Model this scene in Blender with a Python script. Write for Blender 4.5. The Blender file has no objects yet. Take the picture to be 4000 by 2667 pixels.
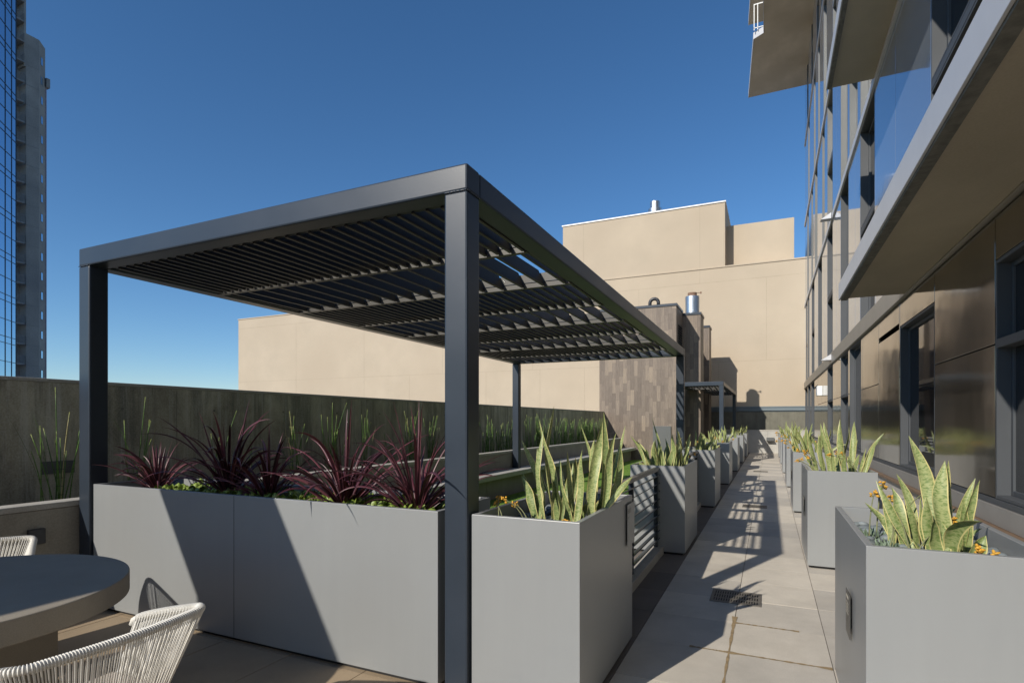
import bpy, math, random
from math import radians as R, sin, cos, pi, sqrt, atan2
from mathutils import Vector, Matrix

# ------------------------------------------------------------------ camera, world, sun
sc = bpy.context.scene
COL = sc.collection
CAMZ = 1.55
cam = bpy.data.objects.new("camera", bpy.data.cameras.new("camera"))
COL.objects.link(cam)
cam.location = (0, 0, CAMZ)
cam.rotation_euler = (R(90), 0, R(24.8))
cam.data.sensor_width = 36
cam.data.lens = 36 * 2174 / 4000
cam.data.shift_y = (1645 - 1333.5) / 4000
cam.data.clip_start = 0.05
cam.data.clip_end = 3000
sc.camera = cam

SUN_EL, SUN_AZ = R(31.6), atan2(-0.348, -0.937)       # azimuth of the sun measured from +Y towards +X
world = bpy.data.worlds.new("World"); sc.world = world
world.use_nodes = True
wn = world.node_tree
sky = wn.nodes.new("ShaderNodeTexSky"); sky.sky_type = 'NISHITA'
sky.sun_disc = False
sky.sun_elevation = SUN_EL
sky.sun_rotation = SUN_AZ
sky.altitude = 600
sky.air_density = 1.0
sky.dust_density = 0.0
sky.ozone_density = 5.0
bg = wn.nodes["Background"]
hs = wn.nodes.new("ShaderNodeHueSaturation"); hs.inputs['Saturation'].default_value = 1.13; hs.inputs['Hue'].default_value = .499
wn.links.new(sky.outputs[0], hs.inputs['Color']); wn.links.new(hs.outputs[0], bg.inputs[0])
bg.inputs[1].default_value = 0.100

sun = bpy.data.objects.new("sun", bpy.data.lights.new("sun", 'SUN'))
COL.objects.link(sun)
sun.data.energy = 3.7
sun.data.angle = R(0.53)
sun.data.color = (1.0, 0.93, 0.82)
sun.rotation_euler = Vector((0.564, 1.52, -1.0)).to_track_quat('-Z', 'Y').to_euler()
sc.view_settings.view_transform = 'Standard'
sc.view_settings.look = 'None'
sc.view_settings.exposure = 0.3
sc.view_settings.gamma = 1.0
sc.cycles.max_bounces = 8
sc.cycles.sample_clamp_indirect = 0.0
sc.cycles.blur_glossy = 0.5

# pixel column (in a 2352 px wide view) -> X on the plane y = Y; used once to take sizes off the photograph
def ux(u, Y):
    a = (u - 1176) / 1278.3
    return Y * (a * cos(R(24.8)) - sin(R(24.8))) / (a * sin(R(24.8)) + cos(R(24.8)))

# ------------------------------------------------------------------ materials
MATS = {}
class NB:
    def __init__(s, m):
        s.nt = m.node_tree; s.n = s.nt.nodes; s.l = s.nt.links
    def node(s, t, **k):
        x = s.n.new(t)
        for a, b in k.items(): setattr(x, a, b)
        return x
    def math(s, op, a, b=None, c=None, clamp=False):
        x = s.n.new('ShaderNodeMath'); x.operation = op; x.use_clamp = clamp
        for i, v in enumerate((a, b, c)):
            if v is None: continue
            if isinstance(v, (int, float)): x.inputs[i].default_value = v
            else: s.l.new(v, x.inputs[i])
        return x.outputs[0]
    def mix(s, f, a, b, blend='MIX'):
        x = s.n.new('ShaderNodeMix'); x.data_type = 'RGBA'; x.blend_type = blend
        for i, v in ((0, f), (6, a), (7, b)):
            if isinstance(v, (int, float)): x.inputs[i].default_value = v
            elif isinstance(v, tuple): x.inputs[i].default_value = (*v[:3], 1)
            else: s.l.new(v, x.inputs[i])
        return x.outputs[2]
    def noise(s, vec, scale, detail=4, rough=0.55, dist=0.0):
        x = s.n.new('ShaderNodeTexNoise'); x.inputs['Scale'].default_value = scale
        x.inputs['Detail'].default_value = detail; x.inputs['Roughness'].default_value = rough
        x.inputs['Distortion'].default_value = dist
        if vec is not None: s.l.new(vec, x.inputs['Vector'])
        return x.outputs['Fac']
    def mapping(s, vec, scale=(1, 1, 1), loc=(0, 0, 0)):
        x = s.n.new('ShaderNodeMapping'); x.inputs['Scale'].default_value = scale; x.inputs['Location'].default_value = loc
        s.l.new(vec, x.inputs['Vector']); return x.outputs[0]
    def ramp(s, f, stops):
        x = s.n.new('ShaderNodeValToRGB'); cr = x.color_ramp
        while len(cr.elements) < len(stops): cr.elements.new(0.5)
        for e, (p, c) in zip(cr.elements, stops):
            e.position = p
            e.color = (c, c, c, 1) if isinstance(c, (int, float)) else (*c, 1)
        s.l.new(f, x.inputs[0]); return x.outputs[0]
    def bump(s, h, strength, dist=0.01):
        x = s.n.new('ShaderNodeBump'); x.inputs['Strength'].default_value = strength
        x.inputs['Distance'].default_value = dist; s.l.new(h, x.inputs['Height'])
        return x.outputs[0]

def base(name, color=(.5, .5, .5), rough=.6, metal=0.0, spec=.5):
    m = bpy.data.materials.new(name); m.use_nodes = True
    b = m.node_tree.nodes['Principled BSDF']
    b.inputs['Base Color'].default_value = (*color, 1)
    b.inputs['Roughness'].default_value = rough
    b.inputs['Metallic'].default_value = metal
    b.inputs['Specular IOR Level'].default_value = spec
    MATS[name] = m
    return m, b, NB(m)

def surf(name, color, rough=.6, metal=0.0, spec=.5, var=.15, scale=3.0, fine=.0, fscale=80, bump=0., bscale=60, bdist=.003,
         streak=0., tint=None, roughvar=0., bigscale=.5, stretch=(1, 1, 1)):
    """plain surface with uneven tone, fine grain, vertical streaks and a little relief"""
    m, b, n = base(name, color, rough, metal, spec)
    tc = n.node('ShaderNodeTexCoord').outputs['Object']
    v = n.mapping(tc, stretch) if stretch != (1, 1, 1) else tc
    f = n.noise(v, scale, 6, .6)
    dark = tuple(c * (1 - var) for c in color); light = tuple(min(1, c * (1 + var)) for c in color)
    col = n.mix(n.ramp(f, [(.3, 0.), (.7, 1.)]), dark, light)
    if tint:
        g = n.noise(tc, bigscale, 3, .5)
        col = n.mix(n.ramp(g, [(.4, 0.), (.65, 1.)]), col, tint)
    if fine:
        g = n.noise(tc, fscale, 2, .5)
        col = n.mix(fine, col, n.mix(n.ramp(g, [(.35, 0.), (.65, 1.)]), tuple(c * .4 for c in color), tuple(min(1, c * 1.6) for c in color)))
    if streak:
        g = n.noise(n.mapping(tc, (9, 9, .5)), 1.0, 5, .65)
        col = n.mix(n.math('MULTIPLY', n.ramp(g, [(.45, 0.), (.75, 1.)]), streak), col, tuple(c * 1.7 for c in color))
        g = n.noise(n.mapping(tc, (6, 6, .7), (5, 3, 1)), 1.0, 5, .65)
        col = n.mix(n.math('MULTIPLY', n.ramp(g, [(.5, 0.), (.75, 1.)]), streak), col, tuple(c * .45 for c in color))
    n.l.new(col, b.inputs['Base Color'])
    if roughvar:
        n.l.new(n.math('ADD', n.math('MULTIPLY', f, roughvar), rough - roughvar * .5), b.inputs['Roughness'])
    if bump:
        h = n.noise(tc, bscale, 4, .6)
        n.l.new(n.bump(h, bump, bdist), b.inputs['Normal'])
    return m

planter_paint = surf('planter_paint', (.272, .283, .288), rough=.36, spec=.6, var=.055, scale=2.2, streak=.035, tint=(.258, .266, .268), bigscale=1.1, bump=.03, bscale=300, bdist=.001, roughvar=.08)
planter_base_m = surf('planter_base', (.015, .015, .016), rough=.7)
steel_slate = surf('slate_steel', (.028, .038, .054), rough=.36, var=.08, scale=2.0, bump=.12, bscale=140, bdist=.0015, roughvar=.12)
steel_dark = surf('dark_steel', (.028, .030, .036), rough=.35, var=.10, scale=3)
louver_shade_m = surf('louver_shaded_steel', (.014, .014, .015), rough=.5, spec=.25, var=.1, scale=4)  # same steel, near black: the shade between blades is painted in
bounce_lit_m = surf('louver_lip', (.075, .070, .062), rough=.45, var=.1, scale=4)  # same steel, paler and browner: floor bounce light painted into the colour
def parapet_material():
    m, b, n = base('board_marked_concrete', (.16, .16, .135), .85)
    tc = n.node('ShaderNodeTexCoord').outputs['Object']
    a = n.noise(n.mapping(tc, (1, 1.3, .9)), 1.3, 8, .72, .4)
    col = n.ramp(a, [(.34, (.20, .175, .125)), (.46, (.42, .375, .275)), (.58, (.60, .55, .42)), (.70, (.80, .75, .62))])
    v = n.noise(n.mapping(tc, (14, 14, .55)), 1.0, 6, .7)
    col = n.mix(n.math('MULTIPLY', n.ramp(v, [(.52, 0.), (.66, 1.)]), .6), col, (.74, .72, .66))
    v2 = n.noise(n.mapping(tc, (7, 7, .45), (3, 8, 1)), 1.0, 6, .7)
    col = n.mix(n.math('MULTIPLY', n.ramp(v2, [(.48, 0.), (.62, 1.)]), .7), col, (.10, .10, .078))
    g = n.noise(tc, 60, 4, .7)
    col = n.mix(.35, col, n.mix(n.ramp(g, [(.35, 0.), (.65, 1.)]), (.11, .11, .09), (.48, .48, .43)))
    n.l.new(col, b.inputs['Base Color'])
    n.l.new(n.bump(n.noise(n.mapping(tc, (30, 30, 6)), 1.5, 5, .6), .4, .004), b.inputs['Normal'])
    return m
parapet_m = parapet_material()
cap_m = surf('coping_concrete', (.42, .40, .36), rough=.85, var=.12, scale=5, fine=.12, bump=.2)
bedwall_m = surf('bed_wall_concrete', (.29, .27, .225), rough=.85, var=.14, scale=2.2, fine=.15, streak=.15, bump=.25, bscale=50)
bench_m = surf('bench_concrete', (.42, .41, .38), rough=.8, var=.10, scale=3, fine=.12, bump=.2)
paver_m_node = None
def tile_material(name, color, stain):
    m, b, n = base(name, color, .82)
    tc = n.node('ShaderNodeTexCoord').outputs['Object']
    at = n.node('ShaderNodeAttribute'); at.attribute_name = 'tone'
    f = n.noise(tc, 2.3, 6, .65)
    col = n.mix(n.ramp(f, [(.3, 0.), (.7, 1.)]), tuple(c * .86 for c in color), tuple(c * 1.1 for c in color))
    g = n.noise(tc, 260, 2, .5)
    col = n.mix(n.math('MULTIPLY', n.ramp(g, [(.4, 0.), (.6, 1.)]), .30), col, tuple(c * .55 for c in color))
    col = n.mix(1.0, col, n.mix(at.outputs['Fac'], (.82, .82, .83), (1.10, 1.08, 1.05)), 'MULTIPLY')
    s = n.noise(tc, 1.1, 5, .7, .6)
    col = n.mix(n.math('MULTIPLY', n.ramp(s, [(.54, 0.), (.68, 1.)]), .5), col, stain)
    n.l.new(col, b.inputs['Base Color'])
    n.l.new(n.bump(n.noise(tc, 180, 3, .6), .15, .002), b.inputs['Normal'])
    return m
paver_m = tile_material('concrete_paver', (.62, .575, .50), (.46, .41, .34))
paver_patio_m = tile_material('patio_paver', (.37, .285, .19), (.25, .20, .14))
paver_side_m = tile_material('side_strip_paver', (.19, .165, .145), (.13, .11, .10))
joint_m = surf('joint_dirt', (.06, .05, .04), rough=.95)
stain_m = surf('rust_stain', (.30, .22, .12), rough=.9, var=.3, scale=20)
ground_m = surf('city_ground', (.16, .15, .13), rough=.95, var=.3, scale=.05)
wood_m = None
def wood_material():
    m, b, n = base('wood_look_cladding', (.2, .15, .11), .55)
    tc = n.node('ShaderNodeTexCoord').outputs['Object']
    sp = n.node('ShaderNodeSeparateXYZ'); n.l.new(tc, sp.inputs[0])
    h = n.math('ADD', n.math('ADD', sp.outputs[0], sp.outputs[1]), 50.0)
    W, L = .150, .62
    u = n.math('DIVIDE', h, W); c = n.math('FLOOR', u)
    wn1 = n.node('ShaderNodeTexWhiteNoise', noise_dimensions='1D'); n.l.new(c, wn1.inputs['W'])
    v = n.math('ADD', n.math('DIVIDE', sp.outputs[2], L), n.math('MULTIPLY', wn1.outputs['Value'], 7.0))
    r = n.math('FLOOR', v)
    cb = n.node('ShaderNodeCombineXYZ'); n.l.new(c, cb.inputs[0]); n.l.new(r, cb.inputs[1])
    wn2 = n.node('ShaderNodeTexWhiteNoise', noise_dimensions='3D'); n.l.new(cb.outputs[0], wn2.inputs['Vector'])
    tone = wn2.outputs['Value']
    col = n.ramp(tone, [(0., (.165, .130, .103)), (.4, (.205, .163, .128)), (.75, (.250, .200, .155)), (1., (.315, .252, .188))])
    # grain
    cb2 = n.node('ShaderNodeCombineXYZ'); n.l.new(n.math('MULTIPLY', h, 60.0), cb2.inputs[0])
    n.l.new(n.math('ADD', n.math('MULTIPLY', sp.outputs[2], 2.5), n.math('MULTIPLY', tone, 40.0)), cb2.inputs[1])
    g = n.noise(cb2.outputs[0], 1.0, 5, .65, 1.2)
    col = n.mix(.8, col, n.mix(n.ramp(g, [(.32, 0.), (.68, 1.)]), (.52, .50, .50), (1.22, 1.2, 1.18)), 'MULTIPLY')
    fu = n.math('FRACT', u); fv = n.math('FRACT', v)
    e = n.math('MINIMUM', n.math('MINIMUM', fu, n.math('SUBTRACT', 1.0, fu)), n.math('MULTIPLY', n.math('MINIMUM', fv, n.math('SUBTRACT', 1.0, fv)), L / W))
    line = n.math('LESS_THAN', e, .018)
    col = n.mix(n.math('MULTIPLY', line, .55), col, (.04, .03, .025))
    n.l.new(col, b.inputs['Base Color'])
    n.l.new(n.bump(g, .12, .002), b.inputs['Normal'])
    return m
wood_m = wood_material()
stucco_m = surf('tan_stucco', (.505, .425, .325), rough=.92, var=.07, scale=.6, fine=.10, fscale=40, bump=.25, bscale=90, bdist=.006, tint=(.47, .39, .295), bigscale=.18)
stucco_joint_m = surf('stucco_joint', (.40, .33, .25), rough=.9)
trim_m = surf('slate_trim', (.16, .20, .225), rough=.55, var=.2, scale=3, stretch=(.2, 1, 6))
coping_white_m = surf('white_coping', (.80, .80, .80), rough=.35)
galv_m = surf('galvanised_steel', (.62, .64, .66), rough=.36, metal=1.0, var=.12, scale=9, stretch=(1, 1, .3))
rust_m = surf('rusty_collar', (.20, .12, .08), rough=.8, var=.3, scale=12)
soffit_m = surf('soffit_plaster', (.48, .415, .315), rough=.9, var=.15, scale=1.1, fine=.06, stretch=(1, .45, 1), tint=(.42, .36, .27), bigscale=.7, bump=.3, bscale=14, bdist=.006)
fascia_m = surf('grey_fascia', (.56, .56, .58), rough=.45, var=.04, scale=2)
drip_m = surf('drip_edge', (.16, .155, .135), rough=.9, var=.3, scale=14, bump=.6, bscale=40, bdist=.01)
rope_m = surf('white_rope', (.74, .72, .67), rough=.55, var=.05, scale=8)
cushion_m = surf('seat_fabric', (.50, .44, .38), rough=.95, var=.08, bump=.3, bscale=300)
table_m = surf('table_concrete', (.30, .265, .215), rough=.75, spec=.12, var=.10, scale=3.5, fine=.10, fscale=200, bump=.08, bscale=150, tint=(.33, .29, .235))
pebble_m = surf('slate_pebble', (.17, .195, .205), rough=.65, var=.45, scale=9, bump=.3)
soil_m = surf('dark_soil', (.035, .030, .025), rough=.95, var=.4, scale=25, bump=.9, bscale=40, bdist=.02)
grate_m = surf('grate_iron', (.16, .145, .125), rough=.6, metal=.3, var=.25, scale=30)
pit_m = surf('drain_pit', (.004, .004, .004), rough=.9)
white_m = surf('white_plastic', (.80, .81, .80), rough=.4, var=.03)
plate_m = surf('brushed_plate', (.16, .16, .15), rough=.38, metal=.7, var=.1)
tag_text_m = surf('engraving', (.45, .42, .36), rough=.6)
tag_dark_m = surf('engraving_dark', (.20, .18, .16), rough=.6)
flower_m = surf('orange_flower', (.62, .33, .035), rough=.6, var=.35, scale=60)
stalk_m = surf('flower_stalk', (.20, .21, .10), rough=.7, var=.25, scale=30)
succ_m = surf('succulent_leaf', (.20, .27, .19), rough=.55, var=.3, scale=20)
cover_m = surf('ground_cover_leaf', (.20, .27, .045), rough=.45, var=.35, scale=14)
trimband_m = surf('belt_aluminium', (.34, .315, .275), rough=.42, metal=.35, var=.05, scale=2)
sillband_m = surf('sill_band', (.30, .285, .265), rough=.5, metal=.2, var=.06)
copperlip_m = surf('copper_flashing', (.24, .155, .095), rough=.5, metal=.3, var=.15)
jamb_dark_m = surf('slate_window_frame', (.066, .072, .080), rough=.6, var=.06, scale=2)
jamb_light_m = surf('light_window_frame', (.145, .152, .153), rough=.5, var=.06, scale=2)
core_m = surf('dark_core', (.012, .012, .013), rough=.8)
tower_conc_m = surf('tower_concrete', (.30, .29, .27), rough=.9, var=.25, scale=.25, fine=.1, fscale=6, tint=(.20, .20, .20), bigscale=.10)
tower_trim_m = surf('tower_trim', (.21, .215, .22), rough=.8)
tower_frame_m = surf('mullion_dark', (.02, .03, .045), rough=.5)
elec_m = surf('grey_enclosure', (.11, .115, .115), rough=.5, var=.05)
turf_soil_m = None

def turf_material():
    m, b, n = base('artificial_turf', (.09, .19, .02), .8)
    tc = n.node('ShaderNodeTexCoord').outputs['Object']
    f = n.noise(tc, 2.0, 5, .6); g = n.noise(tc, 160, 3, .7)
    col = n.mix(n.ramp(f, [(.3, 0.), (.7, 1.)]), (.12, .24, .02), (.21, .35, .04))
    col = n.mix(n.math('MULTIPLY', n.ramp(g, [(.4, 0.), (.65, 1.)]), .6), col, (.03, .08, .008))
    n.l.new(col, b.inputs['Base Color'])
    n.l.new(n.bump(g, .8, .012), b.inputs['Normal'])
    return m
turf_m = turf_material()

def glass_panel(name, color, rough, ior, wav, metal=0.0, tintcol=None):
    m, b, n = base(name, color, rough, metal)
    b.inputs['IOR'].default_value = ior
    tc = n.node('ShaderNodeTexCoord').outputs['Object']
    h = n.noise(tc, .9, 2, .4)
    n.l.new(n.bump(h, wav, .05), b.inputs['Normal'])
    return m
facade_glass = glass_panel('facade_glass', (.10, .14, .20), .07, 2.3, .06, metal=0.0)
facade_glass.node_tree.nodes['Principled BSDF'].inputs['Metallic'].default_value = .55
facade_glass.node_tree.nodes['Principled BSDF'].inputs['Base Color'].default_value = (.36, .43, .54, 1)
window_glass = glass_panel('window_glass', (.02, .022, .025), .03, 1.9, .02)
tower_glass = glass_panel('tower_glass', (.32, .50, .68), .03, 1.8, .02, metal=.9)

def bronze_material():
    m, b, n = base('bronze_panel', (.42, .37, .30), .16, .9)
    tc = n.node('ShaderNodeTexCoord').outputs['Object']
    f = n.noise(n.mapping(tc, (1, 1, .5)), 1.1, 3, .5)
    col = n.mix(n.ramp(f, [(.35, 0.), (.65, 1.)]), (.27, .235, .190), (.36, .315, .255))
    n.l.new(col, b.inputs['Base Color'])
    g = n.noise(n.mapping(tc, (1, .5, 60)), 6.0, 2, .5)
    n.l.new(n.math('ADD', n.math('MULTIPLY', g, .05), .085), b.inputs['Roughness'])
    n.l.new(n.bump(n.noise(tc, 1.4, 2, .4), .10, .05), b.inputs['Normal'])
    return m
bronze_m = bronze_material()

def snake_material():
    m, b, n = base('snake_plant_leaf', (.2, .3, .1), .45)
    uv = n.node('ShaderNodeUVMap'); uv.uv_map = 'UVMap'
    sp = n.node('ShaderNodeSeparateXYZ'); n.l.new(uv.outputs[0], sp.inputs[0])
    at = n.node('ShaderNodeAttribute'); at.attribute_name = 'tone'
    x = n.math('ABSOLUTE', n.math('SUBTRACT', sp.outputs[0], .5))
    cb = n.node('ShaderNodeCombineXYZ')
    n.l.new(n.math('MULTIPLY', sp.outputs[0], 3.5), cb.inputs[0])
    n.l.new(n.math('MULTIPLY', sp.outputs[1], 140.0), cb.inputs[1])
    n.l.new(n.math('MULTIPLY', at.outputs['Fac'], 30.0), cb.inputs[2])
    g = n.noise(cb.outputs[0], .9, 4, .6, .5)
    inner = n.mix(n.ramp(g, [(.46, 0.), (.60, 1.)]), (.36, .39, .165), (.15, .215, .060))
    inner = n.mix(n.math('MULTIPLY', at.outputs['Fac'], .45), inner, (.10, .16, .05))
    g2 = n.noise(cb.outputs[0], .12, 2, .5)
    em = n.math('ADD', x, n.math('MULTIPLY', n.math('SUBTRACT', g2, .5), .10))
    edge = n.ramp(em, [(.415, 0.), (.445, 1.)])
    col = n.mix(edge, inner, (.60, .53, .22))
    n.l.new(col, b.inputs['Base Color'])
    b.inputs['Subsurface Weight'].default_value = 0.0
    return m
snake_m = snake_material()

def strap_material(name, c0, c1, c2):
    m, b, n = base(name, c0, .42)
    at = n.node('ShaderNodeAttribute'); at.attribute_name = 'tone'
    uv = n.node('ShaderNodeUVMap'); uv.uv_map = 'UVMap'
    sp = n.node('ShaderNodeSeparateXYZ'); n.l.new(uv.outputs[0], sp.inputs[0])
    col = n.ramp(at.outputs['Fac'], [(0., c0), (.55, c1), (1., c2)])
    x = n.math('ABSOLUTE', n.math('SUBTRACT', sp.outputs[0], .5))
    col = n.mix(n.math('MULTIPLY', n.ramp(x, [(.3, 0.), (.5, 1.)]), .5), col, c2)
    n.l.new(col, b.inputs['Base Color'])
    return m
cordy_m = strap_material('cordyline_leaf', (.040, .012, .018), (.095, .022, .034), (.24, .085, .10))
def reed_material():
    m, b, n = base('horsetail_stem', (.08, .16, .03), .5)
    uv = n.node('ShaderNodeUVMap'); uv.uv_map = 'UVMap'
    sp = n.node('ShaderNodeSeparateXYZ'); n.l.new(uv.outputs[0], sp.inputs[0])
    at = n.node('ShaderNodeAttribute'); at.attribute_name = 'tone'
    col = n.ramp(at.outputs['Fac'], [(0., (.05, .12, .02)), (.6, (.11, .22, .035)), (.93, (.15, .26, .05)), (1., (.42, .34, .17))])
    tip = n.ramp(sp.outputs[0], [(.90, 0.), (.985, 1.)])
    col = n.mix(n.math('MULTIPLY', tip, .8), col, (.30, .34, .10))
    node = n.math('LESS_THAN', n.math('FRACT', n.math('MULTIPLY', sp.outputs[1], 13.0)), .09)
    col = n.mix(n.math('MULTIPLY', node, .8), col, (.02, .03, .012))
    n.l.new(col, b.inputs['Base Color'])
    return m
reed_m = reed_material()

# ------------------------------------------------------------------ mesh builder and object helpers
class MB:
    def __init__(s):
        s.v = []; s.f = []; s.uv = []; s.tone = []; s.t = .5
    def _face(s, idx, uvs=None):
        s.f.append(tuple(idx)); s.uv.append(uvs or [(0, 0)] * len(idx)); s.tone.append(s.t)
    def box(s, x0, x1, y0, y1, z0, z1):
        if x0 > x1: x0, x1 = x1, x0
        if y0 > y1: y0, y1 = y1, y0
        if z0 > z1: z0, z1 = z1, z0
        b = len(s.v)
        s.v += [(x, y, z) for z in (z0, z1) for y in (y0, y1) for x in (x0, x1)]
        for q in ((0, 2, 3, 1), (4, 5, 7, 6), (0, 1, 5, 4), (2, 6, 7, 3), (0, 4, 6, 2), (1, 3, 7, 5)):
            s._face([b + i for i in q])
        return s
    def poly_prism(s, pts, z0, z1):
        b = len(s.v); n = len(pts)
        s.v += [(x, y, z0) for x, y in pts] + [(x, y, z1) for x, y in pts]
        s._face([b + i for i in reversed(range(n))]); s._face([b + n + i for i in range(n)])
        for i in range(n):
            j = (i + 1) % n
            s._face([b + i, b + j, b + n + j, b + n + i])
        return s
    def quad(s, a, b_, c, d):
        b = len(s.v); s.v += [tuple(a), tuple(b_), tuple(c), tuple(d)]; s._face([b, b + 1, b + 2, b + 3]); return s
    def tube(s, pts, rad, n=8, caps=True, closed=False):
        pts = [Vector(p) for p in pts]; m = len(pts)
        if not isinstance(rad, (list, tuple)): rad = [rad] * m
        b = len(s.v); up = None; L = 0.
        lens = [0.]
        for i in range(1, m): lens.append(lens[-1] + (pts[i] - pts[i - 1]).length)
        for i, p in enumerate(pts):
            if closed: d = (pts[(i + 1) % m] - pts[i - 1])
            else: d = pts[min(i + 1, m - 1)] - pts[max(i - 1, 0)]
            d.normalize()
            if up is None:
                up = Vector((0, 0, 1)) if abs(d.z) < .9 else Vector((1, 0, 0))
            x = d.cross(up).normalized(); up = x.cross(d).normalized()
            for k in range(n):
                a = 2 * pi * k / n
                s.v.append(tuple(p + rad[i] * (cos(a) * x + sin(a) * up)))
        tot = max(lens[-1], 1e-6)
        rng = range(m) if closed else range(m - 1)
        for i in rng:
            j = (i + 1) % m
            for k in range(n):
                k2 = (k + 1) % n
                s._face([b + i * n + k, b + i * n + k2, b + j * n + k2, b + j * n + k],
                        [(lens[i] / tot, lens[i]), (lens[i] / tot, lens[i]), (lens[j] / tot, lens[j]), (lens[j] / tot, lens[j])])
        if caps and not closed:
            s._face([b + k for k in reversed(range(n))]); s._face([b + (m - 1) * n + k for k in range(n)])
        return s
    def ball(s, c, r, nu=8, nv=6, rot=None):
        b = len(s.v); c = Vector(c)
        rr = r if isinstance(r, (tuple, list)) else (r, r, r)
        for i in range(nv + 1):
            t = pi * i / nv
            for k in range(nu):
                a = 2 * pi * k / nu
                p = Vector((rr[0] * sin(t) * cos(a), rr[1] * sin(t) * sin(a), rr[2] * cos(t)))
                if rot is not None: p = rot @ p
                s.v.append(tuple(c + p))
        for i in range(nv):
            for k in range(nu):
                k2 = (k + 1) % nu
                s._face([b + i * nu + k, b + (i + 1) * nu + k, b + (i + 1) * nu + k2, b + i * nu + k2])
        return s
    def blade(s, base_p, az, lean, bend, length, width, seg=12, cup=.25, twist=0., prof=None, basew=.55, tip=1.0, wave=0., face=None, sway=0., ripple=0.):
        """leaf: starts at base_p, leans by `lean` from vertical towards azimuth az and bends further by `bend`"""
        p = Vector(base_p); b = len(s.v)
        h = Vector((cos(az), sin(az), 0)); side0 = Vector((-sin(az), cos(az), 0))
        ph = random.random() * 6.28
        dl = length / seg; dist = 0.
        fr = face if face is not None else 0.
        for i in range(seg + 1):
            t = i / seg
            an = lean + bend * t * t + wave * sin(t * 5 + ph)
            d = h * sin(an) + Vector((0, 0, 1)) * cos(an)
            nrm = (h * cos(an) - Vector((0, 0, 1)) * sin(an))
            tw = fr + twist * t
            sd = side0 * cos(tw) + nrm * sin(tw); nn = nrm * cos(tw) - side0 * sin(tw)
            if sway: d = (d + side0 * sway * sin(t * 4.2 + ph)).normalized()
            if prof: w = prof(t)
            else:
                w = (basew + (1 - basew) * sin(min(1, t / .58) * pi / 2) ** 1.2)
                if t > .58: w *= max(0.0, 1 - ((t - .58) / .42) ** 2.0)
            w = max(w * width, .0012)
            for k, q in enumerate((-1, -.5, 0, .5, 1)):
                s.v.append(tuple(p + sd * (q * w * .5) + nn * (cup * w * (q * q - .5) + ripple * w * q * abs(q) * sin(t * 13 + ph + q))))
            if i < seg:
                p = p + d * dl
        for i in range(seg):
            for k in range(4):
                a = b + i * 5 + k
                s._face([a, a + 1, a + 6, a + 5], [(k / 4, i * dl), ((k + 1) / 4, i * dl), ((k + 1) / 4, (i + 1) * dl), (k / 4, (i + 1) * dl)])
        return s
    def build(s, name, mat, parent=None, loc=(0, 0, 0), smooth=False, bevel=0., uv=False, tone=False, seg=2, world_verts=True):
        """world_verts: verts are given in world space, object origin is put at loc (or at the parent's origin)"""
        me = bpy.data.meshes.new(name)
        o0 = Vector(loc) if parent is None else WORLD.get(parent.name, Vector((0, 0, 0)))
        if world_verts: vs = [(x - o0.x, y - o0.y, z - o0.z) for x, y, z in s.v]
        else: vs = s.v
        me.from_pydata(vs, [], s.f)
        if uv:
            l = me.uv_layers.new(name='UVMap')
            flat = []
            for q in s.uv:
                for a in q: flat += a
            l.data.foreach_set('uv', flat)
        if tone:
            at = me.attributes.new('tone', 'FLOAT', 'FACE'); at.data.foreach_set('value', s.tone)
        if smooth: me.polygons.foreach_set('use_smooth', [True] * len(me.polygons))
        me.materials.append(mat); me.update()
        o = bpy.data.objects.new(name, me); COL.objects.link(o)
        if parent is not None:
            o.parent = parent; WORLD[o.name] = o0.copy()
        else:
            o.location = o0; WORLD[o.name] = o0.copy()
        if bevel:
            md = o.modifiers.new('bevel', 'BEVEL'); md.width = bevel; md.segments = seg; md.limit_method = 'ANGLE'; md.angle_limit = R(40)
            md.harden_normals = False
        return o
WORLD = {}
def tag(o, label=None, cat=None, group=None, kind=None):
    if label: o['label'] = label
    if cat: o['category'] = cat
    if group: o['group'] = group
    if kind: o['kind'] = kind
    return o
def thing(name, label, cat, loc=(0, 0, 0), group=None, rotz=0.):
    o = bpy.data.objects.new(name, None); COL.objects.link(o)
    o.location = loc; o.rotation_euler = (0, 0, rotz); o.empty_display_size = .2
    WORLD[o.name] = Vector(loc)
    return tag(o, label, cat, group)
def copy_tree(src, loc=None, rotz=None, label=None, parent=None):
    kids = [c for c in bpy.data.objects if c.parent == src] if src.name in HASKIDS or True else []
    c = src.copy(); COL.objects.link(c)
    if parent is not None: c.parent = parent
    if loc is not None: c.location = loc
    if rotz is not None: c.rotation_euler = (0, 0, rotz)
    if label: c['label'] = label
    for k in kids: copy_tree(k, parent=c)
    return c
HASKIDS = set()
B = MB

# ------------------------------------------------------------------ the ground and the terrace
g = B().quad((-900, -900, -12), (900, -900, -12), (900, 900, -12), (-900, 900, -12)).build('ground', ground_m)
tag(g, kind='structure')
t = B().box(-6.6, 1.75, -9, 30.8, -12, -.045).build('terrace', joint_m)
tag(t, kind='structure')

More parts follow.
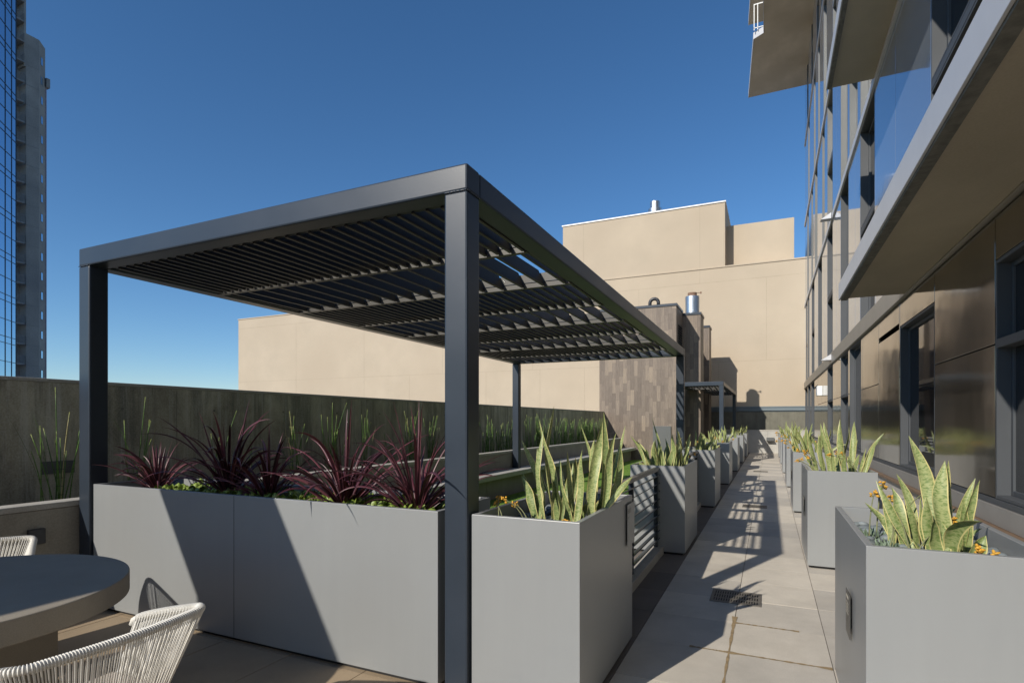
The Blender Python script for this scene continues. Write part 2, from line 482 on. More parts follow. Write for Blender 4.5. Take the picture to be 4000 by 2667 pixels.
def tiles(name, mat, xs, y0, y1, pitch, yoff=4.0, gap=.005, skip=None, z=0.):
    m = B(); rnd = random.Random(hash(name) % 1000 if False else len(name))
    k0 = math.floor((y0 - yoff) / pitch); k1 = math.ceil((y1 - yoff) / pitch)
    for a, b in zip(xs[:-1], xs[1:]):
        for k in range(k0, k1):
            ya, yb = max(y0, yoff + k * pitch), min(y1, yoff + (k + 1) * pitch)
            if yb - ya < .02: continue
            m.t = rnd.random()
            dz = rnd.uniform(-.0012, .0012)
            m.box(a + gap / 2, b - gap / 2, ya + gap / 2, yb - gap / 2, -.04, z + dz)
    o = m.build(name, mat, tone=True)
    return tag(o, kind='structure')
tiles('walkway', paver_m, [-.865, -.245, .365, .975, 1.24], -8.0, 30.0, .61)
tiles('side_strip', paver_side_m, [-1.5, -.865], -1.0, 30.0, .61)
tiles('patio', paver_patio_m, [-5.3, -4.72, -4.11, -3.5, -2.89, -2.28, -1.5], -8.0, 3.40, .61, yoff=2.72)
lawn = B().box(-4.95, -1.505, 3.405, 22.4, -.04, .006).build('lawn', turf_m, loc=(-3, 12, 0))
tag(lawn, kind='structure')
def blades_of_turf():
    rnd = random.Random(4); m = B()
    for i in range(16000):
        x = rnd.uniform(-4.9, -1.52); y = 3.5 + 18.5 * rnd.random() ** 1.6
        h = rnd.uniform(.015, .032); a = rnd.uniform(0, 6.28); w = rnd.uniform(.003, .006)
        dx, dy = cos(a) * w, sin(a) * w; lx, ly = rnd.uniform(-.012, .012), rnd.uniform(-.012, .012)
        b = len(m.v); m.v += [(x - dx, y - dy, .005), (x + dx, y + dy, .005), (x + lx, y + ly, .005 + h)]
        m._face([b, b + 1, b + 2])
    o = m.build('turf_blades', turf_m, loc=(-3, 12, 0))
    tag(o, 'short bright green blades of the artificial lawn', 'turf', kind='stuff')
blades_of_turf()
# pale stains along the near paver joints
st = B()
rnd = random.Random(9)
for (x0, y0, x1, y1) in ((-.245, 2.9, -.245, 4.75), (-.245, 4.61, .2, 4.61), (-.245, 4.0, .36, 4.0), (-.5, 4.0, -.245, 4.0), (-.245, 3.39, .36, 3.39)):
    n = 26
    L, Rr = [], []
    for i in range(n + 1):
        t_ = i / n; x = x0 + (x1 - x0) * t_; y = y0 + (y1 - y0) * t_
        w = rnd.uniform(.003, .014) + (.014 * max(0, 1 - 6 * min(t_, 1 - t_)))
        if x0 == x1: L.append((x - w, y, .0035)); Rr.append((x + w * .8, y, .0035))
        else: L.append((x, y - w, .004)); Rr.append((x, y + w * .8, .004))
    for i in range(n): st.quad(L[i], Rr[i], Rr[i + 1], L[i + 1])
tag(st.build('joint_stain', stain_m), kind='structure')

# drains in the walkway
def make_drain():
    t = thing('floor_drain', '', 'drain', (0, 0, 0), 'iron drain grates in the walkway')
    fr = B(); w, h = .205, .185
    for (a, b, c, d) in ((-w, w, -h, -h + .018), (-w, w, h - .018, h), (-w, -w + .018, -h + .018, h - .018), (w - .018, w, -h + .018, h - .018)):
        fr.box(a, b, c, d, .0, .007)
    fr.build('frame', grate_m, t, bevel=.0015)
    gr = B(); n = 18; x0, x1 = -w + .022, w - .022; p = (x1 - x0) / n
    for i in range(n + 1): gr.box(x0 + i * p - p * .28, x0 + i * p + p * .28, -h + .022, h - .022, .001, .006)
    for yy in (-h + .030, -.055, .055, h - .030): gr.box(x0, x1, yy - .010, yy + .010, .0015, .0055)
    gr.build('grating', grate_m, t)
    B().box(-w + .017, w - .017, -h + .017, h - .017, -.005, .0012).build('pit', pit_m, t)
    return t
dr = make_drain()
dr.location = (-.265, 5.27, 0); dr['label'] = 'slotted iron drain grate nearest the camera, half in shade on the walkway'
copy_tree(dr, (-.24, 11.05, 0), label='second drain grate on the walkway, crossed by the louver shadows')
copy_tree(dr, (-.24, 18.8, 0), label='farthest drain grate, a thin dark bar on the sunlit walkway')

# ------------------------------------------------------------------ parapet and raised bed on the left
pw = thing('parapet_wall', 'tall dark stained concrete parapet wall along the left side', 'wall', (-6.4, 10, 0))
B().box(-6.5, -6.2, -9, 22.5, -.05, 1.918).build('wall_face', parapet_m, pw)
B().box(-6.51, -6.196, -9, 22.5, 1.92, 1.955).build('coping', cap_m, pw, bevel=.006)
m = B()
for y in (1.0, 4.2, 7.4, 10.6, 13.8, 17.0, 20.2): m.box(-6.1995, -6.1985, y, y + .005, .9, 1.90)
m.build('formwork_joint', drip_m, pw)
m = B(); y = .4
while y < 22:
    for zz in (1.12, 1.68): m.tube([(-6.2005, y, zz), (-6.1975, y, zz)], .014, 10)
    y += 1.07
m.build('tie_holes', drip_m, pw)
op = B().box(-6.199, -6.19, 2.88, 3.16, 1.05, 1.17).build('cover_plate', elec_m, loc=(-6.2, 3, 1.1), bevel=.003)
tag(op, 'small blank metal cover plate set in the shaded parapet wall', 'plate')

bw = thing('bed_wall', 'low concrete block wall with pale coping holding the reed bed', 'wall', (-5.35, 10, 0))
m = B(); y = -9.0; k = 0
while y < 21.8:
    yb = min(y + 1.22, 21.8)
    m.box(-5.45, -5.28, y + .004, yb - .004, -.04, .84); y = yb
m.build('block_wall', bedwall_m, bw, bevel=.004)
B().box(-5.46, -5.275, -9, 21.8, .843, .89).build('coping', cap_m, bw, bevel=.006)
bs = B().box(-6.2, -5.45, -9, 22.5, -.04, .74).build('bed_soil', soil_m, loc=(-5.8, 10, 0)); tag(bs, kind='structure')
jb = B().box(-5.275, -5.235, 2.36, 2.47, .58, .70).build('outlet_box', steel_dark, loc=(-5.26, 2.4, .6), bevel=.004)
tag(jb, 'small dark outlet box on the low wall behind the far white chair', 'outlet box')

be = thing('bench', 'long concrete bench running the length of the lawn below the block wall', 'bench', (-5.1, 12, 0))
B().box(-5.27, -4.85, 3.6, 22.38, .405, .50).build('seat', bench_m, be, bevel=.008)
m = B(); y = 3.65
while y < 22.3:
    m.box(-5.27, -5.05, y + .004, min(y + 1.22, 22.36) - .004, -.04, .40); y += 1.22
m.build('base', bedwall_m, be)

# ------------------------------------------------------------------ pergolas
def pergola(name, label, x0, x1, y0, y1, nb, coarse_even=True, top=2.995, s=.15, closed=False, post_z=(0, 0, 0, 0), inset=0.):
    t = thing(name, label, 'pergola', ((x0 + x1) / 2, (y0 + y1) / 2, 0), 'steel louver pergolas')
    zb = top - s
    bv = .012
    for i, (px, py) in enumerate(((x0, y0), (x1 - s, y0), (x0, y1 - s - inset), (x1 - s, y1 - s - inset))):
        B().box(px, px + s, py, py + s, post_z[i], zb - .002).build('post', steel_slate, t, bevel=bv)
    B().box(x0, x1, y0, y0 + s, zb, top).build('beam', steel_slate, t, bevel=bv)
    B().box(x0, x1, y1 - s, y1, zb, top).build('beam', steel_slate, t, bevel=bv)
    B().box(x0 + .001, x0 + s, y0 + s + .002, y1 - s - .002, zb, top - .001).build('beam', steel_slate, t, bevel=bv)
    B().box(x1 - s, x1 - .001, y0 + s + .002, y1 - s - .002, zb, top - .001).build('beam', steel_slate, t, bevel=bv)
    ya, yb = y0 + s, y1 - s; pitch = (yb - ya) / nb
    for k in range(1, nb):
        yy = ya + k * pitch
        B().box(x0 + s, x1 - s, yy - .025, yy + .025, zb - .002, top - .02).build('cross_beam', bounce_lit_m, t)  # paler tone carries painted bounce light from the floor
    wr = random.Random(5)
    for (px, py) in ((x0, y0), (x1 - s, y0)):
        w_ = B(); pts = [(px + .004 + (s - .008) * k / 24, py - .001 + wr.uniform(-.0015, .0015), zb - .001 + wr.uniform(-.002, .002)) for k in range(25)]
        w_.tube(pts, [.0045 + wr.uniform(-.0012, .0012) for _ in pts], 6)
        pts = [(px + s + .001 if px > x0 else px + s + .001, py + .004 + (s - .008) * k / 24, zb - .001 + wr.uniform(-.002, .002)) for k in range(25)]
        w_.tube(pts, [.0045 + wr.uniform(-.0012, .0012) for _ in pts], 6)
        w_.build('weld_bead', steel_slate, t, smooth=True)
    # inner ledge rails
    m = B()
    m.box(x0 + s, x0 + s + .03, ya, yb, zb + .012, zb + .04); m.box(x1 - s - .03, x1 - s, ya, yb, zb + .012, zb + .04)
    m.box(x0 + s, x1 - s, ya, ya + .05, zb + .012, zb + .03)
    m.build('ledge', steel_dark, t)
    for k in range(nb):
        coarse = (k % 2 == 1)
        p, L, be_ = (.214, .155, R(22)) if coarse else (.107, .155, R(22))
        if closed: p, L, be_ = .12, .13, R(86)
        m = B(); a0, a1 = ya + k * pitch + .03, ya + (k + 1) * pitch - .045
        x = x0 + s + p * .6
        zc = zb + .078
        while x < x1 - s - .03:
            dx, dz = sin(be_) * L / 2, cos(be_) * L / 2
            nx, nz = cos(be_) * .008, sin(be_) * .008
            A = [(x - dx - nx, zc + dz - nz), (x + dx - nx, zc - dz - nz), (x + dx + nx, zc - dz + nz), (x - dx + nx, zc + dz + nz)]
            b = len(m.v)
            for yy in (a0, a1): m.v += [(q[0], yy, q[1]) for q in A]
            m._face([b, b + 1, b + 2, b + 3]); m._face([b + 7, b + 6, b + 5, b + 4])
            for i in range(4):
                j = (i + 1) % 4; m._face([b + j, b + i, b + 4 + i, b + 4 + j])
            x += p
        m.build('louver_blades', louver_shade_m, t)
        m = B(); x = x0 + s + p * .6; lw = .012 if not coarse else .013
        while x < x1 - s - .03:
            xb, zb2 = x + sin(be_) * L / 2, zc - cos(be_) * L / 2
            m.box(xb - lw, xb + lw * .8, a0, a1, zb2 - .008, zb2 + .001); x += p
        m.build('louver_lit_edges', bounce_lit_m, t)  # bottom edge strips, bounced floor light painted into their colour
        m = B(); yy = a1 + .012
        m.box(x0 + s, x1 - s, yy, yy + .008, zb + .045, zb + .05)
        x = x0 + s + p * .6
        while x < x1 - s - .03:
            m.box(x - .004, x + .03, yy - .004, yy + .006, zb + .03, zb + .044); x += p
        m.build('louver_clips', steel_slate, t)
    return t
pg = pergola('pergola', 'large dark steel pergola over the lawn, nearest the camera', -5.26, -1.53, 2.714, 11.55, 8, post_z=(0, 0, .50, 0))
pergola('pergola', 'small distant dark steel pergola between the wood clad piers and the walkway', -3.08, -1.49, 21.4, 29.6, 7)
pergola('pergola', 'added unseen steel canopy, shaped to cast the shade over the round dining table', -5.27, -4.13, -4.5, .71, 4, closed=True, inset=1.9)  # added blocker out of view, narrowed and posts set back to shape the shade

# ------------------------------------------------------------------ planters
PW, PD, PH = .632, 1.205, 1.03
def shell(m, x0, x1, y0, y1, h, th=.028, inner=.16):
    z0 = .03
    m.box(x0, x1, y0, y0 + th, z0, h); m.box(x0, x1, y1 - th, y1, z0, h)
    m.box(x0, x0 + th, y0 + th, y1 - th, z0, h); m.box(x1 - th, x1, y0 + th, y1 - th, z0, h)
def rimshell(x0, x1, y0, y1, h, th=.03, depth=.3):
    """outer box with a folded rim and an open inside, as one closed skin"""
    m = B(); z0 = .028
    o = [(x0, y0), (x1, y0), (x1, y1), (x0, y1)]; i_ = [(x0 + th, y0 + th), (x1 - th, y0 + th), (x1 - th, y1 - th), (x0 + th, y1 - th)]
    rings = [[(x, y, z0) for x, y in o], [(x, y, h) for x, y in o], [(x, y, h) for x, y in i_], [(x, y, h - depth) for x, y in i_]]
    b = 0
    for r in rings: m.v += r
    m._face([3, 2, 1, 0]); 
    for k in range(3):
        for j in range(4):
            j2 = (j + 1) % 4
            m._face([k * 4 + j, k * 4 + j2, (k + 1) * 4 + j2, (k + 1) * 4 + j])
    m._face([12, 13, 14, 15])
    return m
def make_planter():
    t = thing('planter', '', 'planter', (0, 0, 0), 'tall grey metal planters lining the walkway')
    rimshell(0, PW, 0, PD, PH).build('shell', planter_paint, t, bevel=.003)
    B().box(.03, PW - .03, .03, PD - .03, 0, .03).build('plinth', planter_base_m, t)
    B().box(.031, PW - .031, .031, PD - .031, .75, .905).build('soil', soil_m, t)
    return t
def add_tag(t, side, y, z, w, h):
    # engraved plate standing off the walkway side of a planter
    x = -.012 if side < 0 else PW + .012
    p = B().box(x - .0015, x + .0015, y, y + w, z, z + h).build('sign_plate', plate_m if side < 0 else planter_paint, t, world_verts=False, bevel=.0008, seg=1)
    xs = x + side * .0022
    m = B()
    if side < 0:
        for i in range(4):
            yy = y + w - .035 - i * .022
            m.box(xs - .0004, xs + .0004, yy, yy + .009, z + h - .035, z + h - .020)
        for r in range(4):
            for i in range(5):
                yy = y + w - .03 - i * .019
                m.box(xs - .0004, xs + .0004, yy, yy + .013, z + h - .06 - r * .016, z + h - .056 - r * .016)
        m.build('lettering', tag_text_m, p, world_verts=False)
    B().box(min(x, 0) + .002 if side < 0 else PW + .0005, -.0005 if side < 0 else x - .002, y + w * .3, y + w * .7, z + h * .2, z + h * .8).build('standoff', steel_dark, p, world_verts=False)
proto = make_planter()
ROWS = [2.735, 6.66, 10.58, 14.55, 18.50, 22.42, 26.35]
ordn = ['first', 'second', 'third', 'fourth', 'fifth', 'sixth', 'seventh']
ldesc = ['right beside the tall front post of the pergola', 'beyond the near railing and striped with light', 'darkest one, just beyond the striped planter',
         'with one broad diagonal light band', 'pale one before the two farthest', 'last but one before the end wall', 'farthest, against the low end wall']
rdesc = ['biggest, at the bottom right corner', 'behind the corner one, under the bronze panels', 'beside the third window bay', 'in the middle of the row',
         'just beyond the middle of the row', 'last but one before the end wall', 'farthest, against the low end wall']
planters = {}
for i, y in enumerate(ROWS):
    for side in ('left', 'right'):
        first = (i == 0 and side == 'left')
        o = proto if first else copy_tree(proto)
        x = -1.513 if side == 'left' else .368
        o.location = (x, y, 0)
        o['label'] = 'grey planter, %s in the %s row, %s' % (ordn[i], side, (ldesc if side == 'left' else rdesc)[i])
        planters[(side, i)] = o
for i in (0, 1, 2): add_tag(planters[('right', i)], -1, .40, .49, .155, .215)
# plate on the first left planter, at its far top corner: engraved EI.. letters
pl = planters[('left', 0)]
sp_ = B().box(PW + .010, PW + .013, PD - .20, PD + .012, .70, .985).build('sign_plate', planter_paint, pl, world_verts=False, bevel=.0008, seg=1)
B().box(PW + .0005, PW + .0095, PD - .17, PD - .02, .73, .96).build('standoff', core_m, sp_, world_verts=False)
m = B(); X = PW + .0136
def seg(y0, y1, z0, z1): m.box(X - .0005, X + .0005, y0, y1, z0, z1)
yb0 = PD - .185
seg(yb0, yb0 + .004, .925, .955)
for zz in (.925, .938, .951): seg(yb0 + .004, yb0 + .018, zz, zz + .004)
seg(yb0 + .028, yb0 + .032, .925, .955)
seg(yb0 + .045, yb0 + .049, .925, .955); seg(yb0 + .049, yb0 + .060, .925, .929)
seg(yb0 + .075, yb0 + .079, .925, .955); seg(yb0 + .070, yb0 + .084, .951, .955)
seg(yb0, yb0 + .012, .897, .900); seg(yb0 + .018, yb0 + .05, .897, .900); seg(yb0, yb0 + .03, .888, .891)
m.build('lettering', tag_dark_m, sp_, world_verts=False)

# long planter under the front beam
LX0, LX1, LY0, LY1 = -5.09, -1.735, 2.735, 3.40
lp = thing('long_planter', 'long grey metal planter box with burgundy plants under the pergola front beam', 'planter', (LX0, LY0, 0))
rimshell(LX0, LX1, LY0, LY1, PH).build('shell', planter_paint, lp, bevel=.003)
B().box(LX0 + .03, LX1 - .03, LY0 + .03, LY1 - .03, 0, .03).build('plinth', planter_base_m, lp)
B().box(LX0 + .031, LX1 - .031, LY0 + .031, LY1 - .031, .75, .93).build('soil', soil_m, lp)
B().box(-3.4205, -3.4185, LY0 - .0015, LY0 - .0002, .03, PH - .003).build('seam', core_m, lp)
sl = B()
ctr = (-3.16, 2.93, .93)
sl.tube([ctr, (ctr[0], ctr[1], 1.045)], .035, 14)
o = sl.build('accent_light', steel_dark, loc=ctr); tag(o, 'small black ribbed spotlight can in the long planter', 'spotlight')

# ------------------------------------------------------------------ planting
def snake_plant(label, cx, cy, n, hmax, seed, spread=(.15, .34), zb=.90, wmax=.064, special=None):
    rnd = random.Random(seed); random.seed(seed)
    m = B()
    for i in range(n):
        px = cx + rnd.uniform(-spread[0], spread[0]); py = cy + rnd.uniform(-spread[1], spread[1])
        az = atan2((py - cy) * .8 + rnd.uniform(-.2, .2), (px - cx) * 1.6 + rnd.uniform(-.2, .2))
        inner = 1 - min(1, sqrt(((px - cx) / spread[0]) ** 2 + ((py - cy) / spread[1]) ** 2) / 1.4)
        L = hmax * (rnd.uniform(.40, .90) + .25 * inner * rnd.random())
        if rnd.random() < .25: L *= .6
        m.t = rnd.random()
        hook = rnd.random() < .18
        m.blade((px, py, zb - .02), az, rnd.uniform(.0, .24) + (.16 if inner < .4 else 0), rnd.uniform(.6, 1.5) if hook else rnd.uniform(-.15, .35), L, rnd.uniform(.55, 1) * wmax, seg=18,
                cup=rnd.uniform(.15, .40), twist=rnd.uniform(-1.9, 1.9), basew=rnd.uniform(.38, .6), wave=rnd.uniform(.02, .12), sway=rnd.uniform(.02, .26), ripple=rnd.uniform(.02, .12),
                face=rnd.uniform(-1.4, 1.4) if rnd.random() < .5 else pi / 2 + rnd.uniform(-.7, .7))
    if special:
        for (px, py, az, lean, bend, L, w, face, tn) in special:
            m.t = tn
            m.blade((px, py, zb - .02), az, lean, bend, L, w * .86, seg=22, cup=.22, twist=rnd.uniform(.3, .9) * rnd.choice((-1, 1)), basew=.52, wave=.11, face=face, sway=.20, ripple=.08)
    o = m.build('snake_plant', snake_m, loc=(cx, cy, zb), smooth=True, uv=True, tone=True)
    return tag(o, label, 'plant', 'variegated snake plants in the grey planters')

def flowering_succulent(label, spots, seed, stems=3, height=.30, lean_az=None, zb=.905):
    rnd = random.Random(seed); random.seed(seed)
    c = spots[0]
    t = thing('flowering_succulent', label, 'plant', (c[0], c[1], zb), 'yellow flowering succulents in the grey planters')
    ro = B()
    for (x, y) in spots:
        for r in range(rnd.randint(3, 5)):
            qx, qy = x + rnd.uniform(-.05, .05), y + rnd.uniform(-.06, .06)
            for i in range(13):
                ro.t = rnd.random()
                ro.blade((qx, qy, zb + rnd.uniform(0, .02)), rnd.uniform(0, 6.28), rnd.uniform(.3, 1.25), rnd.uniform(-.7, .1), rnd.uniform(.04, .085), rnd.uniform(.013, .02), seg=5, cup=.35, basew=.5)
        for sidx in range(stems):
            az = rnd.uniform(0, 6.28) if lean_az is None else lean_az + rnd.uniform(-.8, .8)
            h = height * rnd.uniform(.6, 1.15); ln = rnd.uniform(.25, 1.0) * h
            p = Vector((x + rnd.uniform(-.03, .03), y + rnd.uniform(-.03, .03), zb)); pts = []
            for i in range(9):
                q = i / 8
                pts.append(p + Vector((cos(az) * ln * q * q, sin(az) * ln * q * q, h * (q - .18 * q * q * q))))
            sk = B(); fl = B()
            sk.tube(pts, [.0042 - .0018 * i / 8 for i in range(9)], 6)
            for i in range(rnd.randint(9, 15)):
                q = pts[-1] + Vector((rnd.uniform(-.017, .017), rnd.uniform(-.017, .017), rnd.uniform(-.024, .014))) * (.3 if i < 3 else 1)
                rot = Matrix.Rotation(rnd.uniform(0, 3), 3, 'X') @ Matrix.Rotation(rnd.uniform(0, 3), 3, 'Y')
                fl.ball(q, (rnd.uniform(.004, .007), rnd.uniform(.004, .007), rnd.uniform(.007, .012)), 6, 4, rot)
                if rnd.random() < .4: sk.tube([pts[-2], q], .0012, 4)
            so = sk.build('stalk', stalk_m, t, smooth=True); fl.build('flower_head', flower_m, so, smooth=True)
    ro.build('leaves', succ_m, t, smooth=True)
    return t

def pebble_mesh(seed, n):
    rnd = random.Random(seed); m = B()
    for i in range(n):
        r = rnd.uniform(.014, .034)
        rot = Matrix.Rotation(rnd.uniform(0, 6.28), 3, 'Z') @ Matrix.Rotation(rnd.uniform(-.5, .5), 3, 'X')
        m.ball((rnd.uniform(.05, PW - .05), rnd.uniform(.05, PD - .05), .915 + rnd.uniform(.0, .035)), (r * 1.25, r * .9, r * rnd.uniform(.45, .7)), 8, 5, rot)
    return m
pb = pebble_mesh(3, 300).build('pebbles', pebble_m, loc=(0, 0, 0), smooth=True)
pbn = 0
for key, o in planters.items():
    q = pb if pbn == 0 else pb.copy()
    if pbn: COL.objects.link(q)
    q.location = o.location; pbn += 1
    tag(q, 'blue grey pebbles on the soil of the %s %s planter' % (ordn[key[1]], key[0]), 'pebbles', kind='stuff')

# near plants: hand-placed blades  (px, py, az, lean, bend, length, width, face, tone)
LP = pi / 2
L0 = [(-1.32, 3.30, pi * .95, .10, .38, .58, .050, LP, .2), (-1.24, 3.34, pi * .6, .03, .06, .78, .066, LP, .1), (-1.20, 3.20, pi * .9, .06, .12, .70, .070, LP, .3),
      (-1.18, 3.05, pi * .75, .03, .12, .62, .058, LP, .4), (-1.05, 3.40, pi * .9, .05, .14, .66, .056, LP, .25), (-.99, 3.50, .3, .02, .04, .74, .060, LP, .8),
      (-1.02, 3.05, pi * .9, .10, .10, .46, .055, LP, .7), (-.96, 3.25, 0.1, -.06, .32, .68, .072, LP, .15), (-.93, 3.30, 0., .02, .50, .62, .055, LP, .3),
      (-1.02, 3.02, 0.1, .12, .05, .52, .060, LP, .2), (-.96, 3.62, 0., .10, .0, .52, .058, LP, .9), (-.98, 3.65, 0., .06, .25, .66, .042, LP, .3),
      (-1.1, 3.3, 2.2, .15, .3, .42, .05, .5, .9), (-1.12, 3.1, 0.4, .10, .1, .40, .05, LP, .9), (-1.28, 3.15, 2.9, .06, .1, .34, .045, LP, .5), (-1.10, 2.98, 1.8, .05, .1, .30, .06, LP, .6)]
snake_plant('tall snake plant with spaced mottled blades right beside the pergola front post', -1.14, 3.3, 20, .55, 5, spread=(.17, .32), special=L0)
R0 = [(.70, 3.16, pi * .98, .12, .18, .62, .072, LP, .05), (.745, 3.08, pi * .7, .0, .06, .50, .082, LP, .0), (.72, 3.12, .2, .03, .06, .50, .06, LP, .1),
      (.62, 3.25, pi * .95, .16, .24, .36, .072, LP, .6), (.64, 3.20, pi * .9, .30, .3, .42, .045, LP, .4), (.80, 3.12, 0., .06, .20, .42, .052, LP, .7),
      (.70, 3.00, pi, .06, .1, .24, .055, LP, .5), (.66, 3.05, pi, .03, .05, .34, .060, LP, .4), (.68, 3.35, pi * .95, .22, .1, .42, .050, LP, .3),
      (.60, 3.35, pi * .9, .5, .2, .30, .045, LP, .3), (.78, 3.3, .2, .22, .1, .42, .040, LP, .2), (.55, 3.3, pi * .9, .08, .1, .30, .05, LP, .2)]
snake_plant('snake plant with two broad pale blades in the biggest planter at bottom right', .70, 3.20, 22, .40, 11, spread=(.10, .20), special=R0)
R1 = [(.60, 7.05, pi * .9, .05, .12, .66, .072, LP, .1), (.68, 7.10, pi * .9, .10, .2, .68, .070, LP, .15), (.76, 7.0, pi * .9, .02, .15, .70, .075, LP, .1), (.82, 7.15, .2, .02, .1, .68, .075, LP, .3),
      (.9, 7.1, 0., .3, .3, .60, .05, LP, .8), (.88, 6.95, 0., .25, .2, .5, .055, LP, .3), (.55, 7.0, pi, .05, .1, .55, .06, LP, .2), (.50, 7.1, pi, .12, .15, .6, .06, LP, .2)]
snake_plant('full snake plant in the second right planter, below the dark vent slot', .70, 7.15, 22, .62, 12, spread=(.2, .36), special=R1)
sdesc_l = {1: 'bushy snake plant with one dark upright blade, beyond the near railing', 2: 'darker snake plant in the third left planter, before the far pergola',
           3: 'dense pale snake plant in the fourth left planter, under the far pergola front post', 4: 'small pale snake plant in the fifth left planter',
           5: 'tiny snake plant in the last but one left planter', 6: 'farthest snake plant on the left, before the end wall'}
sdesc_r = {2: 'leafy snake plant in the third right planter with yellow flowers spilling left', 3: 'snake plant in the fourth right planter, middle of the row',
           4: 'snake plant in the fifth right planter', 5: 'small snake plant in the last but one right planter', 6: 'farthest snake plant on the right, before the end wall'}
L1s = [(-1.28, 7.15, pi * .9, .05, .08, .74, .06, LP, .95), (-1.02, 7.1, pi * .6, .02, .12, .62, .085, LP, .3), (-1.12, 7.2, 0, .0, .1, .52, .08, LP, .7), (-1.42, 7.2, pi, .35, .2, .55, .06, LP, .4)]
for i in range(1, 7):
    x0 = -1.513
    snake_plant(sdesc_l[i], x0 + PW / 2, ROWS[i] + .55, 26 if i < 4 else 18, .60, 40 + i, spread=(.22, .38), wmax=.072, special=L1s if i == 1 else None)
for i in range(2, 7):
    snake_plant(sdesc_r[i], .368 + PW / 2, ROWS[i] + .55, 28 if i < 4 else 20, .68, 60 + i, spread=(.22, .40), wmax=.068)
flowering_succulent('flowering succulent at the pergola post corner of the first left planter', [(-1.40, 2.90), (-1.30, 3.0)], 3, stems=2, height=.26, lean_az=pi * .9)
flowering_succulent('flowering succulent near the front right corner of the first left planter', [(-1.02, 2.84), (-.98, 3.5), (-1.15, 3.62)], 4, stems=1, height=.16)
flowering_succulent('two stalked flowering succulent at the left rim of the biggest right planter', [(.52, 3.20), (.50, 3.45), (.60, 3.02)], 6, stems=2, height=.36, lean_az=1.2)
flowering_succulent('orange flowered succulent spilling over the front rim at the bottom right corner', [(.88, 2.83), (.97, 2.86), (.80, 2.85)], 7, stems=2, height=.16, lean_az=-1.2)
fds = {('right', 1): 'yellow sprays leaning over the left rim of the second right planter', ('right', 2): 'yellow sprays leaning over the left rim of the third right planter',
       ('right', 3): 'yellow sprays on the fourth right planter', ('right', 4): 'yellow sprays on the fifth right planter', ('left', 1): 'flowering succulent at the back of the striped second left planter',
       ('left', 2): 'flowering succulent on the third left planter', ('left', 3): 'flowering succulent on the fourth left planter'}
for (s_, i), lab in fds.items():
    x0 = planters[(s_, i)].location.x
    if s_ == 'right': flowering_succulent(lab, [(x0 + .14, ROWS[i] + .25), (x0 + .12, ROWS[i] + .7), (x0 + .5, ROWS[i] + .2)], 80 + i, stems=4, height=.34, lean_az=pi)
    else: flowering_succulent(lab, [(x0 + .12, ROWS[i] + 1.0), (x0 + .5, ROWS[i] + 1.05)], 90 + i, stems=3, height=.30, lean_az=.6)

def cordyline(label, x, y, n, L, seed):
    rnd = random.Random(seed); random.seed(seed); m = B()
    for i in range(n):
        a = rnd.uniform(0, 6.28); q = rnd.random()
        up = rnd.random() < .14
        lean = rnd.uniform(.0, .22) if up else .12 + .75 * q
        bend = rnd.uniform(.0, .5) if up else rnd.uniform(.6, 1.8)
        m.t = .85 * rnd.random() ** 1.8
        m.blade((x + cos(a) * .025 * q, y + sin(a) * .02 * q, .93), a, lean, bend, L * (rnd.uniform(.35, 1.0) if rnd.random() < .7 else rnd.uniform(.9, 1.25)), rnd.uniform(.011, .025), seg=16,
                cup=.35, twist=rnd.uniform(-1.2, 1.2), basew=.75, wave=rnd.uniform(0, .10), face=rnd.uniform(-.5, .5))
    o = m.build('cordyline', cordy_m, loc=(x, y, .93), smooth=True, uv=True, tone=True)
    tag(o, label, 'plant', 'burgundy cordylines in the long planter')
def lpx(u): return ux(u, 3.0)
cordyline('small low burgundy cordyline, leftmost in the long planter next to the left post', lpx(352), 3.04, 66, .44, 21)
cordyline('widest spreading burgundy cordyline, second from the left post in the long planter', lpx(512), 3.05, 82, .76, 22)
cordyline('dark shaded cordyline, the middle one of the five', lpx(618), 3.0, 66, .50, 23)
cordyline('stiff upright reddish cordyline in the sunlit part of the long planter', lpx(797), 2.98, 84, .66, 24)
cordyline('burgundy cordyline partly hidden behind the tall front post', lpx(962), 2.98, 82, .62, 25)

def ground_cover():
    rnd = random.Random(2); random.seed(2); m = B()
    for i in range(260):
        x = rnd.uniform(-4.5, LX1 - .14); y = rnd.uniform(LY0 + .13, LY1 - .13)
        for k in range(rnd.randint(5, 8)):
            a = rnd.uniform(0, 6.28); s_ = rnd.uniform(.03, .055)
            prof = lambda t: sqrt(max(0, 1 - (2 * t - 1) ** 2)) * .95 + .05
            m.blade((x, y, .935 + rnd.uniform(0, .035)), a, rnd.uniform(.2, 1.1), rnd.uniform(-.3, .6), s_ * 1.7, s_ * 1.15, seg=6, cup=.4, prof=prof, wave=.1)
    o = m.build('ground_cover', cover_m, loc=(-3, 3, .93), smooth=True)
    tag(o, 'round leaved lime green ground cover under the cordylines', 'ground cover', kind='stuff')
ground_cover()

